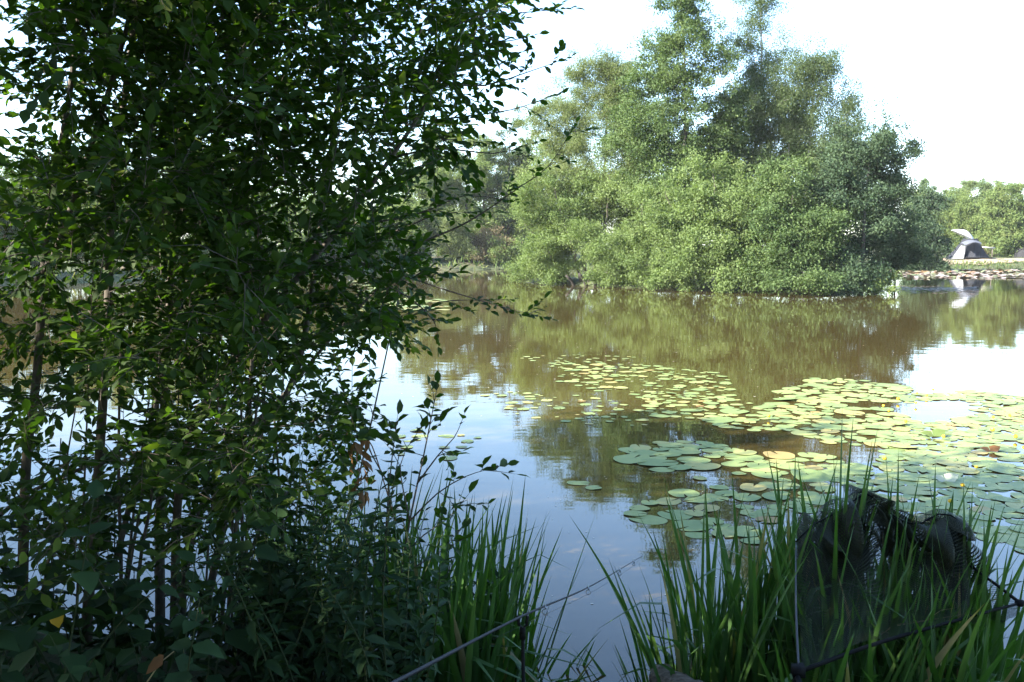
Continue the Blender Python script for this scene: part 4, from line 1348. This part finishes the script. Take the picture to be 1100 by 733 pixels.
# second layer: back of the bag, gathered over the reed tops
ridge2 = [P(858, 590, 3.8), P(885, 552, 3.9), P(908, 541, 3.93), P(931, 528, 3.94), P(955, 545, 3.92), P(985, 560, 3.9), P(1012, 551, 3.9), P(1034, 560, 3.85)]
low2 = [P(862, 660, 3.95), P(890, 640, 4.0), P(925, 610, 4.02), P(960, 625, 4.0), P(1000, 640, 3.98), P(1030, 655, 3.9)]
net_sheet('mesh', root, low2, ridge2, .03, 702, wr=.035, nu=110, nv=50)
gather = [p + np.array([rng.normal(0, .01), -.10 + rng.normal(0, .02), -.10 + rng.normal(0, .025)]) for p in resample(ridge2, .08)]
net_sheet('mesh', root, gather, [p + np.array([0, .03, .012]) for p in ridge2], -.03, 704, wr=.045, nu=140, nv=24, cell=.008, mat='net_dense')
net_sheet('mesh', root, [p + np.array([0.02, .05, -.12]) for p in gather], [p + np.array([0, -.05, .006]) for p in ridge2], -.02, 705, wr=.05, nu=140, nv=30, cell=.008, mat='net_dense')
# long folds of the bag hanging down inside the frame
for x0, w_, hh, sd_ in ((884, 15, .26, 706), (915, 12, .34, 707), (1012, 10, .30, 708), (1032, 8, .34, 709), (960, 20, .17, 710)):
    tp = [P(x0 + o_, np.interp(x0 + o_, [857, 880, 905, 930, 950, 980, 1010, 1035, 1050], [578, 560, 546, 532, 546, 562, 553, 563, 600]) + 3, 3.84) for o_ in (-w_, 0, w_)]
    net_sheet('mesh', root, [p + np.array([rng.normal(0, .02), -.07, -hh * rng.uniform(.8, 1.2)]) for p in tp], tp, 0, sd_, wr=.03, nu=40, nv=40, cell=.008, mat='net_dense')
mb = MB()
q = resample(ridge, .04)
mb.tube(q + np.array([0, 0, .003]), .0035, 6)
mb.build('rim_cord', M['black'], root)

# weathered log end at the water's edge
mb = MB()
a, b = P(706, 731, 3.62), P(775, 748, 3.35)
a[2], b[2] = .16, .17
tt = np.linspace(0, 1, 14)[:, None]
pts = a + (b - a) * tt
rr = .058 + .006 * np.sin(np.arange(14) * 1.7)
rr[0] *= .9
mb.tube(pts + rng.normal(0, .003, pts.shape), rr, 15)
tag(mb.build('weathered_log', bark_mat('weathered_wood', (.05, .04, .03), (.22, .18, .13), 26, (.5, 4, 4)), origin=a, smooth=False), 'end of a weathered grey brown log among the reeds at the bottom edge', 'log')

# ------------------------------------------------------------------ camp on the far bank
def far_ground_pt(px, d):
    p = P(px, 270, d)
    p[2] = gz1(p[0], p[1])
    return p


mb = MB()
grid_mesh(mb, np.linspace(33, 47.5, 60), np.linspace(77.6, 86, 40), gz, .02, keep=lambda X, Y: ((X - 40.3) / 6.2) ** 2 + ((Y - 80.3 - .06 * (X - 40)) / 2.5) ** 2 + .25 * np.sin(X * 2.3) * np.sin(Y * 2) < 1)
sand = plain_mat('sandy_earth', (.27, .21, .135), .95, 0, .2, 1.5)
tag(mb.build('path', sand), 'bare sandy earth in front of the tent', 'path', kind='structure')
M['canvas'] = plain_mat('grey_shaded_tent_cloth', (.030, .032, .038), .9, 0, .15, 3, .1)  # tone darkened to put the shade on the tent's face into colour
M['canvas_l'] = plain_mat('pale_porch_lit_flap_cloth', (.10, .105, .12), .6, 0, .1, 3)
M['white'] = plain_mat('white_cloth', (.62, .61, .63), .5, 0, .04, 2)
TD = 82.0
k = TD / FPX
c = far_ground_pt(1039, TD)
root = empty('tent', c, 'grey ridge tent on the far sandy bank, shaded face and lit front flap put into its cloth colours', 'tent')
zt = P(1040, 256.5, TD)[2] - c[2]


def tq(px, dy, z):
    return np.array([(px - 1039) * k, dy, z]) + c


def loft(mb, rows, mat=0, close=True):
    n = len(rows[0])
    V = np.array(rows).reshape(-1, 3)
    T = []
    for j in range(len(rows) - 1):
        for i in range(n if close else n - 1):
            a0, b0 = j * n + i, j * n + (i + 1) % n
            T += [[a0, b0, b0 + n], [a0, b0 + n, a0 + n]]
    if close:
        V = np.vstack([V, np.mean(rows[-1], axis=0)])
        T += [[(len(rows) - 1) * n + i, (len(rows) - 1) * n + (i + 1) % n, len(V) - 1] for i in range(n)]
    mb.add(V, T, mat=mat)


mb = MB()
rows = []
for f in np.linspace(0, 1, 9):
    e = f ** .8
    l, r = 1021.5 + (1036.5 - 1021.5) * e, 1059 + (1047.5 - 1059) * e
    zc = zt * f
    dep = 1.5 * (1 - .65 * e)
    rows.append([tq(l, -dep * .5, zc), tq((l + r) / 2, -dep, zc * (1 - .02)), tq(r, -dep * .6, zc), tq(r, dep, zc), tq((l + r) / 2, dep * 1.1, zc), tq(l, dep * .8, zc)])
loft(mb, rows)
mb.build('body', M['canvas'], root, smooth=False)
mb = MB()
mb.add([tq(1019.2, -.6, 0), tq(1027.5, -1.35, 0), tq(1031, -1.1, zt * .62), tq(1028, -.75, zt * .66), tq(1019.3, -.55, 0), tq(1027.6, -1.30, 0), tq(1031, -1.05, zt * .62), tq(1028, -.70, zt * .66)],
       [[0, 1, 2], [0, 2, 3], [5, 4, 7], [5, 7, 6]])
mb.build('front_flap', M['canvas_l'], root, smooth=False)  # sunlight on the flap is put into this paler cloth
mb = MB()
for s in (0,):
    V, T = [], []
    for j, f in enumerate(np.linspace(0, 1, 8)):
        px = 1025.5 + 19 * f
        z = zt * (.70 + .16 * math.sin(math.pi * f * .9))
        V += [tq(px, -1.9 + .3 * f, z - .08), tq(px + .4, -1.4, z + .10), tq(px + .8, -.85, z + .13)]
    for j in range(7):
        for i in range(2):
            a0 = j * 3 + i
            T += [[a0, a0 + 3, a0 + 4], [a0, a0 + 4, a0 + 1]]
    mb.add(V, T)
mb.build('porch_canopy', M['canvas_l'], root)
mb = MB()
for px, dy in ((1026, -1.85), (1044, -1.55)):
    mb.tube([tq(px, dy, 0), tq(px, dy, zt * .70)], .02, 5)
mb.build('porch_poles', M['black'], root)
mb = MB()
mb.box(tq(1027, -1.62, 0), (30 * k, .1, 0), (0, .05, 0), (0, 0, .12))
mb.build('ground_skirt', M['black'], root)
# white umbrella tilted behind the tent
uc = P(1036, 250.5, TD + 2.2)
root = empty('umbrella', (uc[0], uc[1], gz1(uc[0], uc[1])), 'large white umbrella tilted over the top of the grey tent', 'umbrella')
ax = norm(np.array([.42, -.12, .90]))
e1 = norm(np.cross(ax, np.array([0, 1.0, 0])))
e2 = np.cross(ax, e1)
mb = MB()
rows = []
for f in np.linspace(1, 0.02, 7):
    rows.append([uc + ax * (.52 * (1 - f ** 1.7) - .25) + 1.12 * f * (1 if i % 2 else .93) * (math.cos(i * math.pi / 8) * e1 + math.sin(i * math.pi / 8) * e2) for i in range(16)])
loft(mb, rows)
mb.build('canopy', M['white'], root)
mb = MB()
mb.tube([[uc[0] - .25, uc[1], gz1(uc[0], uc[1]) - .1], uc + ax * .2], .025, 6)
mb.build('pole', M['steel'], root)
# second dark shelter at the right edge
p = far_ground_pt(1103, 86)
root = empty('bivvy_shelter', p, 'low dark dome shelter at the right edge of the far bank', 'tent')
mb = MB()
rows = []
for f in np.linspace(0, 1, 7):
    rr = math.cos(f * math.pi / 2 * .97)
    rows.append([p + np.array([1.25 * rr * math.cos(i * math.pi / 6), .9 * rr * math.sin(i * math.pi / 6), 1.0 * math.sin(f * math.pi / 2)]) for i in range(12)])
loft(mb, rows)
mb.build('body', plain_mat('dark_shelter_cloth', (.018, .018, .02), .9), root)
mb = MB()
for s in (-1, 0, 1):
    th = np.linspace(0.05, math.pi - .05, 14)
    mb.tube([p + np.array([1.27 * math.cos(q) , .25 * s - .1, 1.02 * math.sin(q) * (1 - .1 * abs(s))]) for q in th], .02, 5)
mb.build('hoops', M['black'], root)
# camping chair left of the tent
p = far_ground_pt(1014.5, 81.5)
root = empty('camping_chair', p, 'small pale folding chair beside the left end of the grey tent', 'chair')
mb = MB()
for sx in (-.25, .25):
    mb.tube([p + np.array([sx, -.2, 0]), p + np.array([sx, .2, .42])], .018, 5)
    mb.tube([p + np.array([sx, .2, 0]), p + np.array([sx, -.2, .42])], .018, 5)
mb.build('legs', M['black'], root)
mb = MB()
mb.box(p + np.array([-.27, -.25, .40]), (.54, 0, 0), (0, .5, 0), (0, 0, .05))
mb.build('seat', M['canvas_l'], root)
mb = MB()
mb.box(p + np.array([-.27, .25, .45]), (.54, 0, 0), (0, .05, 0), (0, .18, .45))
mb.build('backrest', M['canvas_l'], root)
# pale rail on a post right of the tent
p = far_ground_pt(1060, 84)
root = empty('wooden_rail', p, 'short pale wooden rail on posts between the tent and the dry bush', 'rail')
mb = MB()
for x in (-.75, .5):
    mb.tube([p + np.array([x, 0, -.2]), p + np.array([x, 0, 1.1])], .05, 6)
mb.build('posts', M['deadwood'], root)
mb = MB()
mb.box(p + np.array([-1.0, -.08, 1.0]), (1.7, 0, -.12), (0, .05, 0), (0, 0, .14))
mb.build('board', plain_mat('pale_board', (.5, .46, .38), .7), root)

# ------------------------------------------------------------------ thin haze added for a pale veil, mostly lens flare
hz = bpy.data.materials.new('veil_haze')
hz.use_nodes = True
hz.node_tree.nodes.remove(hz.node_tree.nodes['Principled BSDF'])
pv = hz.node_tree.nodes.new('ShaderNodeVolumePrincipled')
pv.inputs['Color'].default_value = (.92, .95, .97, 1)
pv.inputs['Density'].default_value = .00025
pv.inputs['Anisotropy'].default_value = .0
hz.node_tree.links.new(pv.outputs[0], hz.node_tree.nodes['Material Output'].inputs['Volume'])
mb = MB()
mb.box((-640, -640, -2.4), (1280, 0, 0), (0, 1290, 0), (0, 0, 32))
tag(mb.build('haze', hz, smooth=False), 'thin pale haze added over the pond to veil it like lens flare', 'haze', kind='stuff')
